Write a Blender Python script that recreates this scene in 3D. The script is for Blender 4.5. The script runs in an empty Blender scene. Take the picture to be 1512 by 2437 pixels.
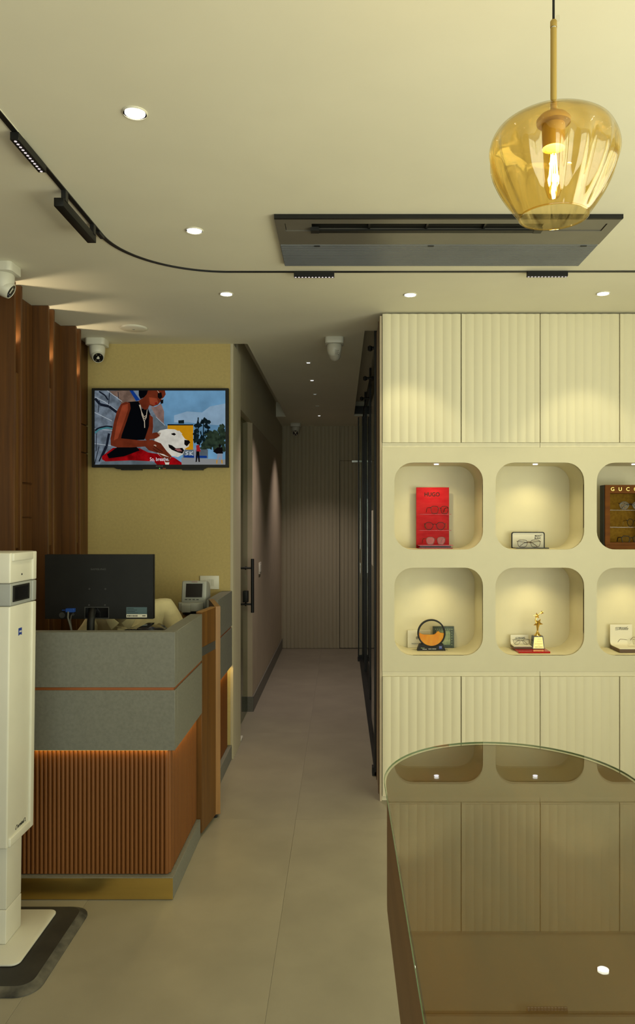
import bpy, bmesh, math, random
from mathutils import Vector, Matrix
random.seed(7)
PI = math.pi
scene = bpy.context.scene
COL = scene.collection

# ------------------------------------------------------------------ camera, world, exposure
F = 1800.0            # focal length in pixels of the 1512 x 2437 frame
CX, CY, CAMZ = 812.0, 1240.0, 1.55
cam_d = bpy.data.cameras.new('camera')
cam = bpy.data.objects.new('camera', cam_d)
COL.objects.link(cam)
cam.location = (0, 0, CAMZ)
cam.rotation_euler = (PI / 2, 0, 0)
cam_d.sensor_fit = 'AUTO'
cam_d.sensor_width = 36.0
cam_d.lens = F * 36.0 / 2437.0
cam_d.shift_x = -(CX - 756.0) / 2437.0
cam_d.shift_y = (CY - 1218.5) / 2437.0
cam_d.clip_start = 0.02
scene.camera = cam

vs = scene.view_settings
vs.view_transform = 'Standard'
vs.look = 'None'
vs.exposure = 0.07
vs.gamma = 1.0
vs.use_curve_mapping = False
if hasattr(scene, 'cycles'):            # keep stray sparkles of small lamps in glass out of the picture
    scene.cycles.caustics_reflective = False
    scene.cycles.caustics_refractive = False
    scene.cycles.sample_clamp_indirect = 4.0

world = bpy.data.worlds.new('sky')
scene.world = world
world.use_nodes = True
world.node_tree.nodes['Background'].inputs[0].default_value = (0.80, 0.90, 1.0, 1)
world.node_tree.nodes['Background'].inputs[1].default_value = 0.8

WARM = (1.0, 0.88, 0.52)
DAY = (0.96, 1.0, 0.84)


def area_light(name, loc, rot, sx, sy, energy, color, spread=PI):
    d = bpy.data.lights.new(name, 'AREA')
    d.shape = 'RECTANGLE'
    d.size, d.size_y = sx, sy
    d.energy, d.color, d.spread = energy, color, spread
    o = bpy.data.objects.new(name, d)
    COL.objects.link(o)
    o.location, o.rotation_euler = loc, rot
    return o


# daylight entering by the shop front behind the camera
area_light('shopfront_daylight', (0.6, -2.28, 1.20), (math.radians(118), 0, 0), 4.2, 2.1, 92.0, DAY)
# light added from the right, set at an invented out-of-view window
area_light('added_side_light', (2.80, 0.6, 1.40), (0, math.radians(112), 0), 2.0, 3.6, 118.0, (1.0, 0.95, 0.66))

DOWN_W, NICHE_W = 11.0, 0.7

# ------------------------------------------------------------------ helpers


def X(px, Y):
    return (px - CX) * Y / F


def Z(py, Y):
    return CAMZ - (py - CY) * Y / F


def lin(c):
    c = c / 255.0
    return c / 12.92 if c <= 0.04045 else ((c + 0.055) / 1.055) ** 2.4


def rgb(r, g, b):
    return (lin(r), lin(g), lin(b), 1.0)


MATS = {}


def mat(name, col, rough=0.5, metal=0.0, var=0.0, scale=(8, 8, 8), bump=0.0, bscale=None, spec=0.5, coat=0.0,
        col2=None, detail=4.0):
    """Principled material; var mixes the colour with a second tone through stretched noise."""
    m = bpy.data.materials.new(name)
    m.use_nodes = True
    nt = m.node_tree
    b = nt.nodes['Principled BSDF']
    b.inputs['Base Color'].default_value = col
    b.inputs['Roughness'].default_value = rough
    b.inputs['Metallic'].default_value = metal
    b.inputs['Specular IOR Level'].default_value = spec
    b.inputs['Coat Weight'].default_value = coat
    b.inputs['Coat Roughness'].default_value = 0.05
    if var > 0 or bump > 0 or col2:
        tc = nt.nodes.new('ShaderNodeTexCoord')
        mp = nt.nodes.new('ShaderNodeMapping')
        mp.inputs['Scale'].default_value = scale
        nt.links.new(tc.outputs['Object'], mp.inputs['Vector'])
        n = nt.nodes.new('ShaderNodeTexNoise')
        n.inputs['Scale'].default_value = 1.0
        n.inputs['Detail'].default_value = detail
        nt.links.new(mp.outputs[0], n.inputs['Vector'])
        if var > 0 or col2:
            c2 = col2 or tuple(max(0, x * (1 - var)) for x in col[:3]) + (1,)
            c1 = col if col2 else tuple(min(1, x * (1 + var)) for x in col[:3]) + (1,)
            r = nt.nodes.new('ShaderNodeValToRGB')
            r.color_ramp.elements[0].position = 0.32
            r.color_ramp.elements[1].position = 0.68
            r.color_ramp.elements[0].color = c2
            r.color_ramp.elements[1].color = c1
            nt.links.new(n.outputs['Fac'], r.inputs[0])
            nt.links.new(r.outputs[0], b.inputs['Base Color'])
        if bump > 0:
            bp = nt.nodes.new('ShaderNodeBump')
            bp.inputs['Strength'].default_value = bump
            bp.inputs['Distance'].default_value = 0.002
            nt.links.new(n.outputs['Fac'], bp.inputs['Height'])
            nt.links.new(bp.outputs[0], b.inputs['Normal'])
    MATS[name] = m
    return m


def emit(name, col, strength=1.0):
    m = bpy.data.materials.new(name)
    m.use_nodes = True
    nt = m.node_tree
    nt.nodes.remove(nt.nodes['Principled BSDF'])
    e = nt.nodes.new('ShaderNodeEmission')
    e.inputs[0].default_value = col
    e.inputs[1].default_value = strength
    nt.links.new(e.outputs[0], nt.nodes['Material Output'].inputs[0])
    MATS[name] = m
    return m


def thin_glass(name, tint, ior=1.5, rough=0.0, gain=1.0):
    """A pane: clear tinted transmission with Fresnel reflection, the same from both sides."""
    m = bpy.data.materials.new(name)
    m.use_nodes = True
    nt = m.node_tree
    nt.nodes.remove(nt.nodes['Principled BSDF'])
    t = nt.nodes.new('ShaderNodeBsdfTransparent')
    t.inputs[0].default_value = tint
    g = nt.nodes.new('ShaderNodeBsdfGlossy')
    g.inputs['Roughness'].default_value = rough
    geo = nt.nodes.new('ShaderNodeNewGeometry')
    mr = nt.nodes.new('ShaderNodeMapRange')
    mr.inputs['To Min'].default_value = ior
    mr.inputs['To Max'].default_value = 1.0 / ior
    nt.links.new(geo.outputs['Backfacing'], mr.inputs['Value'])
    fr = nt.nodes.new('ShaderNodeFresnel')
    nt.links.new(mr.outputs[0], fr.inputs['IOR'])
    mu = nt.nodes.new('ShaderNodeMath')
    mu.operation = 'MULTIPLY'
    mu.use_clamp = True
    mu.inputs[1].default_value = gain
    nt.links.new(fr.outputs[0], mu.inputs[0])
    mx = nt.nodes.new('ShaderNodeMixShader')
    nt.links.new(mu.outputs[0], mx.inputs[0])
    nt.links.new(t.outputs[0], mx.inputs[1])
    nt.links.new(g.outputs[0], mx.inputs[2])
    nt.links.new(mx.outputs[0], nt.nodes['Material Output'].inputs[0])
    MATS[name] = m
    return m


ORG = {}


class MB:
    def __init__(s):
        s.v, s.f, s.m = [], [], []

    def add(s, verts, faces, mi=0):
        o = len(s.v)
        s.v += [tuple(p) for p in verts]
        s.f += [tuple(i + o for i in f) for f in faces]
        s.m += [mi] * len(faces)
        return s

    def box(s, x0, x1, y0, y1, z0, z1, mi=0):
        v = [(x, y, z) for x in (x0, x1) for y in (y0, y1) for z in (z0, z1)]
        return s.add(v, [(0, 1, 3, 2), (4, 6, 7, 5), (0, 4, 5, 1), (2, 3, 7, 6), (0, 2, 6, 4), (1, 5, 7, 3)], mi)

    def prism(s, poly, axis, a0, a1, mi=0):
        n = len(poly)

        def pt(p, a):
            return {'x': (a, p[0], p[1]), 'y': (p[0], a, p[1]), 'z': (p[0], p[1], a)}[axis]
        v = [pt(p, a0) for p in poly] + [pt(p, a1) for p in poly]
        f = [tuple(range(n)), tuple(range(2 * n - 1, n - 1, -1))]
        f += [(i, (i + 1) % n, n + (i + 1) % n, n + i) for i in range(n)]
        return s.add(v, f, mi)

    def poly(s, pts, mi=0):
        return s.add(pts, [tuple(range(len(pts)))], mi)

    def lathe(s, prof, c=(0, 0, 0), n=24, mi=0, rad=None, caps=True, M=None):
        """prof: (r, z) pairs; rad(r, angle, z) may vary the radius; M: matrix applied about c."""
        v, f = [], []
        for (r, z) in prof:
            for k in range(n):
                a = 2 * PI * k / n
                rr = rad(r, a, z) if rad else r
                p = Vector((rr * math.cos(a), rr * math.sin(a), z))
                if M:
                    p = M @ p
                v.append((p.x + c[0], p.y + c[1], p.z + c[2]))
        for j in range(len(prof) - 1):
            for k in range(n):
                f.append((j * n + k, j * n + (k + 1) % n, (j + 1) * n + (k + 1) % n, (j + 1) * n + k))
        if caps:
            if prof[0][0] > 1e-6:
                f.append(tuple(range(n))[::-1])
            if prof[-1][0] > 1e-6:
                f.append(tuple((len(prof) - 1) * n + k for k in range(n)))
        return s.add(v, f, mi)

    def tube(s, pts, r, n=8, closed=False, mi=0, flat=None):
        P = [Vector(p) for p in pts]
        N = len(P)
        v, f = [], []
        up0 = None
        for i, p in enumerate(P):
            if closed:
                t = P[(i + 1) % N] - P[i - 1]
            else:
                t = P[min(i + 1, N - 1)] - P[max(i - 1, 0)]
            t.normalize()
            if up0 is None:
                ref = Vector((0, 0, 1)) if abs(t.z) < 0.9 else Vector((0, 1, 0))
                up0 = (ref - t * ref.dot(t)).normalized()
            else:
                up0 = (up0 - t * up0.dot(t))
                up0.normalize()
            side = t.cross(up0)
            rr = r[i] if isinstance(r, (list, tuple)) else r
            for k in range(n):
                a = 2 * PI * k / n
                q = p + side * (rr * math.cos(a)) + up0 * (rr * math.sin(a) * (flat or 1))
                v.append(tuple(q))
        for i in range(N if closed else N - 1):
            j = (i + 1) % N
            for k in range(n):
                f.append((i * n + k, i * n + (k + 1) % n, j * n + (k + 1) % n, j * n + k))
        if not closed:
            f.append(tuple(range(n))[::-1])
            f.append(tuple((N - 1) * n + k for k in range(n)))
        return s.add(v, f, mi)

    def build(s, name, mats, parent=None, org=None, bevel=0.0, seg=2, smooth=None, label=None, local=False):
        me = bpy.data.meshes.new(name)
        if parent is not None:
            O = ORG.get(parent.name, (0, 0, 0))
        elif org is not None:
            O = org
        else:
            xs, ys, zs = zip(*s.v)
            O = ((min(xs) + max(xs)) / 2, (min(ys) + max(ys)) / 2, min(zs))
        if local:
            O = (0, 0, 0)
        me.from_pydata([(x - O[0], y - O[1], z - O[2]) for x, y, z in s.v], [], s.f)
        mats = mats if isinstance(mats, (list, tuple)) else [mats]
        for m in mats:
            me.materials.append(MATS[m] if isinstance(m, str) else m)
        me.polygons.foreach_set('material_index', s.m)
        bm = bmesh.new()
        bm.from_mesh(me)
        bmesh.ops.recalc_face_normals(bm, faces=bm.faces)
        if bevel > 0:
            ed = [e for e in bm.edges if len(e.link_faces) == 2 and e.calc_face_angle(0) > 0.6]
            bmesh.ops.bevel(bm, geom=ed, offset=bevel, segments=seg, affect='EDGES', profile=0.5, clamp_overlap=True)
        bm.to_mesh(me)
        bm.free()
        if smooth is None and bevel > 0:
            smooth = 40
        if smooth:
            me.polygons.foreach_set('use_smooth', [True] * len(me.polygons))
            me.set_sharp_from_angle(angle=math.radians(smooth))
        me.update()
        o = bpy.data.objects.new(name, me)
        COL.objects.link(o)
        if parent is not None:
            o.parent = parent
            ORG[o.name] = O
        else:
            o.location = O
            ORG[o.name] = O
        if label:
            o['label'] = label
        return o


def tag(o, label, cat, group=None, kind=None):
    o['label'] = label
    o['category'] = cat
    if group:
        o['group'] = group
    if kind:
        o['kind'] = kind
    return o


def thing(name, loc, label, cat, group=None, rz=0.0, local=False):
    o = bpy.data.objects.new(name, None)
    COL.objects.link(o)
    o.location = loc
    o.rotation_euler = (0, 0, rz)
    o.empty_display_size = 0.05
    ORG[o.name] = (0, 0, 0) if local else tuple(loc)
    return tag(o, label, cat, group)


def struct(o, label=None):
    o['kind'] = 'structure'
    if label:
        o['label'] = label
    return o


def box(name, b, m, parent=None, bevel=0.0, label=None, org=None, seg=2):
    return MB().box(*b).build(name, m, parent, org=org, bevel=bevel, label=label, seg=seg)


def copy_tree(o, parent=None):
    c = o.copy()
    COL.objects.link(c)
    c.parent = parent
    ORG[c.name] = ORG.get(o.name, (0, 0, 0))
    for ch in o.children:
        copy_tree(ch, c)
    return c


def text(name, body, size, m, parent, loc, face='-y', align='CENTER', ext=0.0004, shear=0.0, sx=1.0, bold=0.0,
         local=False, rotz=0.0, M=None):
    cu = bpy.data.curves.new(name, 'FONT')
    cu.body = body
    cu.size = size
    cu.align_x = align
    cu.align_y = 'CENTER'
    cu.extrude = ext
    cu.shear = shear
    cu.offset = bold
    cu.resolution_u = 3
    t = bpy.data.objects.new(name, cu)
    COL.objects.link(t)
    dg = bpy.context.evaluated_depsgraph_get()
    dg.update()
    me = bpy.data.meshes.new_from_object(t.evaluated_get(dg))
    bpy.data.objects.remove(t)
    bpy.data.curves.remove(cu)
    R = {'-y': Matrix.Rotation(PI / 2, 4, 'X'),
         '+x': Matrix.Rotation(PI / 2, 4, 'Z') @ Matrix.Rotation(PI / 2, 4, 'X'),
         '+z': Matrix.Identity(4)}[face]
    if M is None:
        O = (0, 0, 0) if (local or parent is None) else ORG.get(parent.name, (0, 0, 0))
        T = Matrix.Translation(Vector(loc) - Vector(O)) @ R @ Matrix.Rotation(rotz, 4, 'Z') @ Matrix.Diagonal((sx, 1, 1, 1))
    else:
        T = M @ Matrix.Diagonal((sx, 1, 1, 1))
    me.transform(T)
    me.name = name
    me.materials.clear()
    me.materials.append(MATS[m])
    o = bpy.data.objects.new(name, me)
    COL.objects.link(o)
    o.parent = parent
    if parent is not None:
        ORG[o.name] = ORG.get(parent.name, (0, 0, 0))
    return o


def lamp(name, kind, loc, energy, color, parent=None, rot=(0, 0, 0), size=0.02, angle=70, blend=0.3, sy=None):
    d = bpy.data.lights.new(name, kind)
    d.energy, d.color = energy, color
    if kind == 'SPOT':
        d.spot_size, d.spot_blend, d.shadow_soft_size = math.radians(angle), blend, size
    elif kind == 'POINT':
        d.shadow_soft_size = size
    elif kind == 'AREA':
        d.shape = 'RECTANGLE'
        d.size, d.size_y = size, sy or size
    o = bpy.data.objects.new(name, d)
    COL.objects.link(o)
    o.rotation_euler = rot
    if parent is not None:
        o.parent = parent
        O = ORG.get(parent.name, (0, 0, 0))
        o.location = Vector(loc) - Vector(O)
    else:
        o.location = loc
    return o


def arc(cx, cy, r, a0, a1, n):
    return [(cx + r * math.cos(math.radians(a0 + (a1 - a0) * k / n)), cy + r * math.sin(math.radians(a0 + (a1 - a0) * k / n)))
            for k in range(n + 1)]


def rrect(x0, x1, y0, y1, r, n=6):
    return (arc(x1 - r, y1 - r, r, 0, 90, n) + arc(x0 + r, y1 - r, r, 90, 180, n)
            + arc(x0 + r, y0 + r, r, 180, 270, n) + arc(x1 - r, y0 + r, r, 270, 360, n))


def frame_loop(mb, outer, inner, a0, a1, axis='y', mi=0):
    """ring between two loops of the same length, extruded from a0 to a1"""
    n = len(outer)

    def pt(p, a):
        return {'x': (a, p[0], p[1]), 'y': (p[0], a, p[1]), 'z': (p[0], p[1], a)}[axis]
    v = [pt(p, a) for a in (a0, a1) for L in (outer, inner) for p in L]
    f = []
    for i in range(n):
        j = (i + 1) % n
        f += [(i, j, n + j, n + i), (2 * n + i, 3 * n + i, 3 * n + j, 2 * n + j),
              (i, 2 * n + i, 2 * n + j, j), (n + i, n + j, 3 * n + j, 3 * n + i)]
    return mb.add(v, f, mi)


# ------------------------------------------------------------------ materials
mat('ceiling_paint', (0.80, 0.775, 0.64, 1), 0.7, var=0.02, scale=(3, 3, 3))
mat('cream_lacquer', (0.70, 0.65, 0.47, 1), 0.45, var=0.015, scale=(20, 20, 2))
mat('cream_panel', (0.635, 0.59, 0.415, 1), 0.5, var=0.015, scale=(12, 12, 12))
mat('ochre_wall', (0.48, 0.375, 0.150, 1), 0.75, var=0.05, scale=(60, 60, 60), bump=0.05)
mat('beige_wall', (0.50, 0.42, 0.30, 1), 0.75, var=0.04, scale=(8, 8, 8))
mat('fluted_beige', (0.48, 0.43, 0.305, 1), 0.6, var=0.03, scale=(10, 10, 2))
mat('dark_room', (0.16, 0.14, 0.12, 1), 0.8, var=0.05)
mat('floor_tile', (0.265, 0.238, 0.178, 1), 0.45, var=0.09, scale=(3.5, 3.5, 3.5), detail=8, bump=0.03)
mat('grout', (0.30, 0.28, 0.22, 1), 0.8, var=0.05)
mat('wood_dark', rgb(100, 62, 22), 0.5, col2=rgb(72, 43, 14), scale=(45, 45, 1.6), detail=6, bump=0.05)
mat('wood_mid', rgb(106, 70, 26), 0.5, col2=rgb(84, 54, 20), scale=(40, 40, 1.5), detail=6)
mat('wood_edge', rgb(146, 106, 58), 0.5, col2=rgb(124, 88, 44), scale=(40, 40, 1.5))
mat('wood_flute', rgb(112, 66, 20), 0.5, col2=rgb(94, 53, 15), scale=(60, 60, 1.2))
mat('grey_stone', (0.150, 0.150, 0.128, 1), 0.55, var=0.10, scale=(90, 90, 90), detail=5, bump=0.04)
mat('grey_stone_dark', (0.16, 0.155, 0.13, 1), 0.5, var=0.10, scale=(60, 60, 60))
mat('copper_strip', rgb(150, 86, 44), 0.4, 0.3, var=0.08)
mat('brass', (0.62, 0.44, 0.13, 1), 0.28, 1.0, var=0.05, scale=(2, 2, 30))
mat('brass_satin', (0.47, 0.33, 0.10, 1), 0.42, 0.8, var=0.04)
mat('gold', (0.85, 0.58, 0.16, 1), 0.18, 1.0, var=0.03)
mat('gold_plate', (0.80, 0.60, 0.26, 1), 0.42, 0.6, var=0.03)
mat('black_metal', (0.012, 0.012, 0.012, 1), 0.45, 0.2, var=0.2)
mat('black_plastic', (0.007, 0.007, 0.0065, 1), 0.5, var=0.2, spec=0.3)
mat('black_gloss', (0.008, 0.008, 0.009, 1), 0.12, var=0.2)
mat('rubber_mat', (0.011, 0.0105, 0.0095, 1), 0.6, col2=(0.026, 0.024, 0.020, 1), scale=(9, 9, 9), detail=6)
mat('mat_edge_dust', (0.12, 0.11, 0.085, 1), 0.8, col2=(0.018, 0.017, 0.015, 1), scale=(14, 14, 14), detail=6)
mat('white_plastic', (0.61, 0.595, 0.51, 1), 0.4, var=0.02)
mat('white_paint', (0.70, 0.68, 0.58, 1), 0.35, var=0.02)
mat('grey_plastic', (0.30, 0.31, 0.30, 1), 0.4, var=0.03)
mat('device_grey', (0.33, 0.34, 0.31, 1), 0.4, var=0.03)
mat('device_dark', (0.05, 0.05, 0.048, 1), 0.5, var=0.05)
mat('ac_frame', (0.135, 0.125, 0.105, 1), 0.35, var=0.05)
mat('ac_grille', (0.075, 0.08, 0.085, 1), 0.35, var=0.15, scale=(4, 4, 4))
mat('table_wood', rgb(132, 98, 58), 0.5, col2=rgb(114, 82, 46), scale=(18, 2.0, 18), detail=6)
mat('table_top_wood', rgb(102, 66, 16), 0.5, col2=rgb(84, 54, 11), scale=(14, 1.5, 14), detail=6)
mat('blue_print', rgb(22, 52, 140), 0.4, var=0.02)
mat('white_print', (0.75, 0.75, 0.72, 1), 0.5, var=0.01)
mat('dark_print', (0.012, 0.012, 0.012, 1), 0.7, var=0.01, spec=0.1)
mat('grey_print', (0.03, 0.022, 0.02, 1), 0.7, var=0.01, spec=0.1)
mat('gold_print', (0.75, 0.52, 0.16, 1), 0.3, 0.8, var=0.01)
mat('red_print', (0.4, 0.03, 0.03, 1), 0.5, var=0.01)
mat('blue_plug', rgb(30, 70, 150), 0.4, var=0.02)
mat('sticker_grey', rgb(70, 92, 98), 0.5, var=0.03)
mat('shirt', rgb(196, 186, 146), 0.85, var=0.06, scale=(30, 30, 30), bump=0.2)
mat('skin', rgb(150, 98, 68), 0.55, var=0.05)
mat('hair', (0.012, 0.01, 0.008, 1), 0.6, var=0.2, scale=(60, 60, 20))
mat('trousers', (0.03, 0.032, 0.04, 1), 0.8, var=0.1)
mat('red_acrylic', rgb(168, 4, 20), 0.5, col2=rgb(182, 30, 36), scale=(14, 14, 40), detail=6, spec=0.15)
mat('red_gloss', rgb(170, 8, 10), 0.12, var=0.04, spec=0.4)
mat('white_card', (0.72, 0.69, 0.58, 1), 0.6, var=0.015)
mat('sand', rgb(228, 132, 8), 0.7, col2=rgb(240, 170, 40), scale=(26, 26, 14), detail=5)
mat('green_card', rgb(40, 52, 46), 0.4, col2=rgb(70, 86, 72), scale=(70, 70, 70))
mat('green_card_pale', rgb(170, 180, 140), 0.5, col2=rgb(120, 140, 105), scale=(60, 60, 60))
mat('brown_display', rgb(112, 64, 10), 0.6, col2=rgb(92, 50, 6), scale=(6, 6, 30), spec=0.15)
mat('brown_display_inner', rgb(126, 94, 24), 0.7, col2=rgb(106, 76, 16), scale=(90, 90, 90), spec=0.1)
mat('brown_block', rgb(82, 54, 18), 0.45, var=0.1, scale=(4, 60, 60))
mat('frame_black', (0.015, 0.013, 0.012, 1), 0.25, var=0.1)
mat('frame_tortoise', (0.05, 0.028, 0.014, 1), 0.25, col2=(0.10, 0.055, 0.02, 1), scale=(120, 120, 120))
mat('frame_grey', (0.22, 0.21, 0.16, 1), 0.3, 0.4, var=0.05)
mat('frame_gold', (0.65, 0.48, 0.2, 1), 0.25, 1.0, var=0.03)
mat('screw_metal', (0.25, 0.25, 0.25, 1), 0.3, 1.0, var=0.05)
mat('cable_grey', (0.10, 0.10, 0.09, 1), 0.6, var=0.05)
mat('chrome', (0.6, 0.6, 0.58, 1), 0.2, 1.0, var=0.02)
thin_glass('clear_glass', (0.93, 0.97, 0.93, 1))
thin_glass('door_glass', (0.62, 0.70, 0.55, 1))
thin_glass('table_glass', (0.94, 0.955, 0.90, 1), 1.46)
thin_glass('lens_glass', (0.95, 0.95, 0.94, 1), 1.42, gain=0.35)
thin_glass('acrylic', (0.97, 0.965, 0.95, 1), 1.45, gain=0.5)
thin_glass('red_glass', (0.62, 0.28, 0.26, 1), 1.3)
thin_glass('amber_glass', (0.99, 0.905, 0.655, 1), 1.6, gain=1.2)
thin_glass('bulb_glass', (1.0, 0.90, 0.62, 1), 1.5)
mat('glass_edge', (0.10, 0.20, 0.10, 1), 0.15, var=0.05)
emit('lamp_white', (1.0, 0.97, 0.88, 1), 14.0)
emit('lamp_small', (0.95, 0.95, 1.0, 1), 5.0)
emit('lamp_dim', (0.75, 0.82, 0.80, 1), 0.45)
emit('led_dot', (0.95, 0.85, 0.85, 1), 0.8)
emit('led_amber', (1.0, 0.60, 0.12, 1), 2.5)
emit('filament', (1.0, 0.72, 0.25, 1), 26.0)
emit('status_led', (0.2, 0.9, 0.2, 1), 1.0)

H = 2.705             # ceiling height
# ------------------------------------------------------------------ floor
fl = struct(box('floor', (-3.0, 3.0, -2.4, 9.4, -0.06, -0.0025), 'grout', org=(0, 0, 0)))
TW, TL, JX, JY = 0.8, 1.6, -0.235, 3.93
tile_me = None
i0, i1 = math.floor((-1.75 - JX) / TW), math.ceil((2.95 - JX) / TW)
j0, j1 = math.floor((-2.4 - JY) / TL), math.ceil((9.3 - JY) / TL)
for i in range(i0, i1):
    for j in range(j0, j1):
        if tile_me is None:
            t = MB().box(-TW / 2 + .0005, TW / 2 - .0005, -TL / 2 + .0005, TL / 2 - .0005, -0.012, 0.0).build(
                'tile', 'floor_tile', fl, bevel=0.0003, seg=1, local=True)
            tile_me = t.data
        else:
            t = bpy.data.objects.new('tile', tile_me)
            COL.objects.link(t)
            t.parent = fl
        t.location = (JX + (i + .5) * TW, JY + (j + .5) * TL, 0)

# ------------------------------------------------------------------ ceiling with side coves over the corridor
c = MB()
c.box(-1.80, 3.0, -2.4, 4.59, H, H + .22)
c.box(-1.80, 0.143, 4.59, 4.93, H, H + .22)
c.box(-0.61, 0.143, 4.93, 9.35, H, H + .22)
c.box(-0.80, -0.61, 8.37, 9.35, H, H + .22)
c.box(0.143, 3.0, 8.32, 9.35, H, H + .22)
c.box(0.30, 3.0, 4.59, 8.32, H, H + .22)
c.box(0.143, 0.30, 4.59, 8.32, H + .16, H + .22)
c.box(-0.80, -0.61, 4.93, 8.37, H + .16, H + .22)
c.box(-3.0, -0.80, 4.93, 9.35, H, H + .22)
struct(c.build('ceiling', 'ceiling_paint', org=(0, 0, H)))

# ------------------------------------------------------------------ fluted sheets
FP = 0.0478           # pitch of the scalloped panels


def fluted(name, u0, u1, z0, z1, plane, m, parent=None, depth=0.007, axis='x', pitch=FP, back=0.016, phase=0.0, sign=-1, org=None, seg=7):
    """scalloped sheet; axis x: runs along X and faces -Y at Y = plane; axis y: runs along Y and faces +X at X = plane"""
    cuts = [u0]
    k = math.floor((u0 - phase) / pitch) + 1
    while phase + k * pitch < u1 - 1e-6:
        if phase + k * pitch > u0 + 1e-6:
            cuts.append(phase + k * pitch)
        k += 1
    cuts.append(u1)
    prof = []
    for a, b in zip(cuts[:-1], cuts[1:]):
        base = phase + math.floor((0.5 * (a + b) - phase) / pitch) * pitch
        for q in range(seg):
            u = a + (b - a) * q / seg
            w = (u - base) / pitch
            prof.append((u, depth * (1 - (2 * w - 1) ** 2)))
    prof.append((u1, 0))
    mb = MB()
    n = len(prof)
    v = []
    for zz in (z0, z1):
        for (u, d) in prof:
            v.append((u, plane + sign * d, zz) if axis == 'x' else (plane + d, u, zz))
    bo = plane - sign * back if axis == 'x' else plane - back
    for zz in (z0, z1):
        for u in (u0, u1):
            v.append((u, bo, zz) if axis == 'x' else (bo, u, zz))
    f = [(i, i + 1, n + i + 1, n + i) for i in range(n - 1)]
    B = 2 * n
    f.append(tuple(range(n)) + (B + 1, B))
    f.append(tuple(range(n, 2 * n)) + (B + 3, B + 2))
    f += [(0, n, B + 2, B), (n - 1, B + 1, B + 3, 2 * n - 1), (B, B + 2, B + 3, B + 1)]
    mb.add(v, f)
    return mb.build(name, m, parent, smooth=30, org=org)


# ------------------------------------------------------------------ shell walls
WY = 4.93
wr = struct(box('wall_rear', (-1.80, -0.707, WY, 5.28, 0, H), 'ochre_wall', org=(-1.2, WY, 0)))
fluted('jamb_panel', WY - .0015, 5.2785, 0.0, H, -0.705, 'fluted_beige', wr, depth=0.005, axis='y')
wc = struct(box('wall_corridor', (-0.805, -0.722, 6.16, 9.20, 0, 2.356), 'beige_wall', org=(-.76, 7.6, 0)))
hd = struct(box('trim_1', (-0.805, -0.735, 5.28, 9.20, 2.356, H + .16), 'fluted_beige', org=(-.76, 7, 2.356)))
fluted('header_panel', 5.28, 9.20, 2.350, H + .16, -0.722, 'fluted_beige', hd, depth=0.004, axis='y')
bb = MB().box(-0.723, -0.712, 6.15, 9.20, 0, 0.12)
bb.box(-0.815, -0.712, 6.148, 6.16, 0, 0.12)
struct(bb.build('baseboard_corridor', 'grey_stone_dark', org=(-.72, 7.6, 0)))
# corridor end wall of fluted panels with a flush door
EY = 9.20
we = struct(box('wall_end', (-0.81, 3.0, EY + .02, EY + .15, 0, H + .1), 'fluted_beige', org=(0, EY, 0)))
fluted('panel', -0.722, -0.018, 0.004, H, EY, 'fluted_beige', we, depth=0.008)
fluted('panel', -0.018, 0.80, 2.285, H, EY, 'fluted_beige', we, depth=0.008)
fluted('panel', 0.80, 1.6, 0.004, H, EY, 'fluted_beige', we, depth=0.008)
box('door_gap_lining', (-0.018, 0.80, EY + .012, EY + .019, 0, 2.285), 'black_plastic', we)
d2 = struct(fluted('door_2', -0.0145, 0.7965, 0.008, 2.281, EY, 'fluted_beige', depth=0.008, org=(.39, EY, 0)))
dc = MB().box(X(838, 9.15), X(838, 9.15) + .28, EY - .032, EY - .004, 2.262, 2.284)
dc.build('door_closer', 'chrome', d2)
# side room behind the glass door and the rooms that close the shell
struct(box('wall_sideroom', (-3.0, -2.9, 4.93, 9.3, 0, H), 'beige_wall'))
struct(box('wall_sideroom_far', (-2.9, -0.806, 9.20, 9.3, 0, H), 'beige_wall'))
struct(box('wall_sideroom_near', (-2.9, -1.801, 4.93, 5.05, 0, H), 'beige_wall'))
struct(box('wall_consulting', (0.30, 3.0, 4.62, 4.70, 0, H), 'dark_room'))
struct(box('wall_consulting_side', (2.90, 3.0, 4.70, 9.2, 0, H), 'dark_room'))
WA, WB = -1.3, 2.5
wr_ = MB().box(2.86, 2.96, WB, 4.60, 0, H).box(2.86, 2.96, -2.4, WA, 0, H).box(2.86, 2.96, WA, WB, 0, .30).box(2.86, 2.96, WA, WB, 2.50, H)
struct(wr_.build('wall_right', 'cream_panel', org=(2.9, 1, 0)))
w3 = struct(box('added_window_3', (2.89, 2.93, WA, WB, .30, .36), 'black_metal', org=(2.91, .6, .3)))  # unseen window, added only as the setting for the side light
box('frame_head', (2.89, 2.93, WA, WB, 2.44, 2.50), 'black_metal', w3)
for k in range(4):
    yy = WA + .03 + (WB - WA - .06) * k / 3
    box('mullion', (2.89, 2.93, yy - .03, yy + .03, .36, 2.44), 'black_metal', w3)
    if k < 3:
        box('pane', (2.905, 2.915, yy + .03, yy + (WB - WA - .06) / 3 - .03, .36, 2.44), 'clear_glass', w3)
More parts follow.
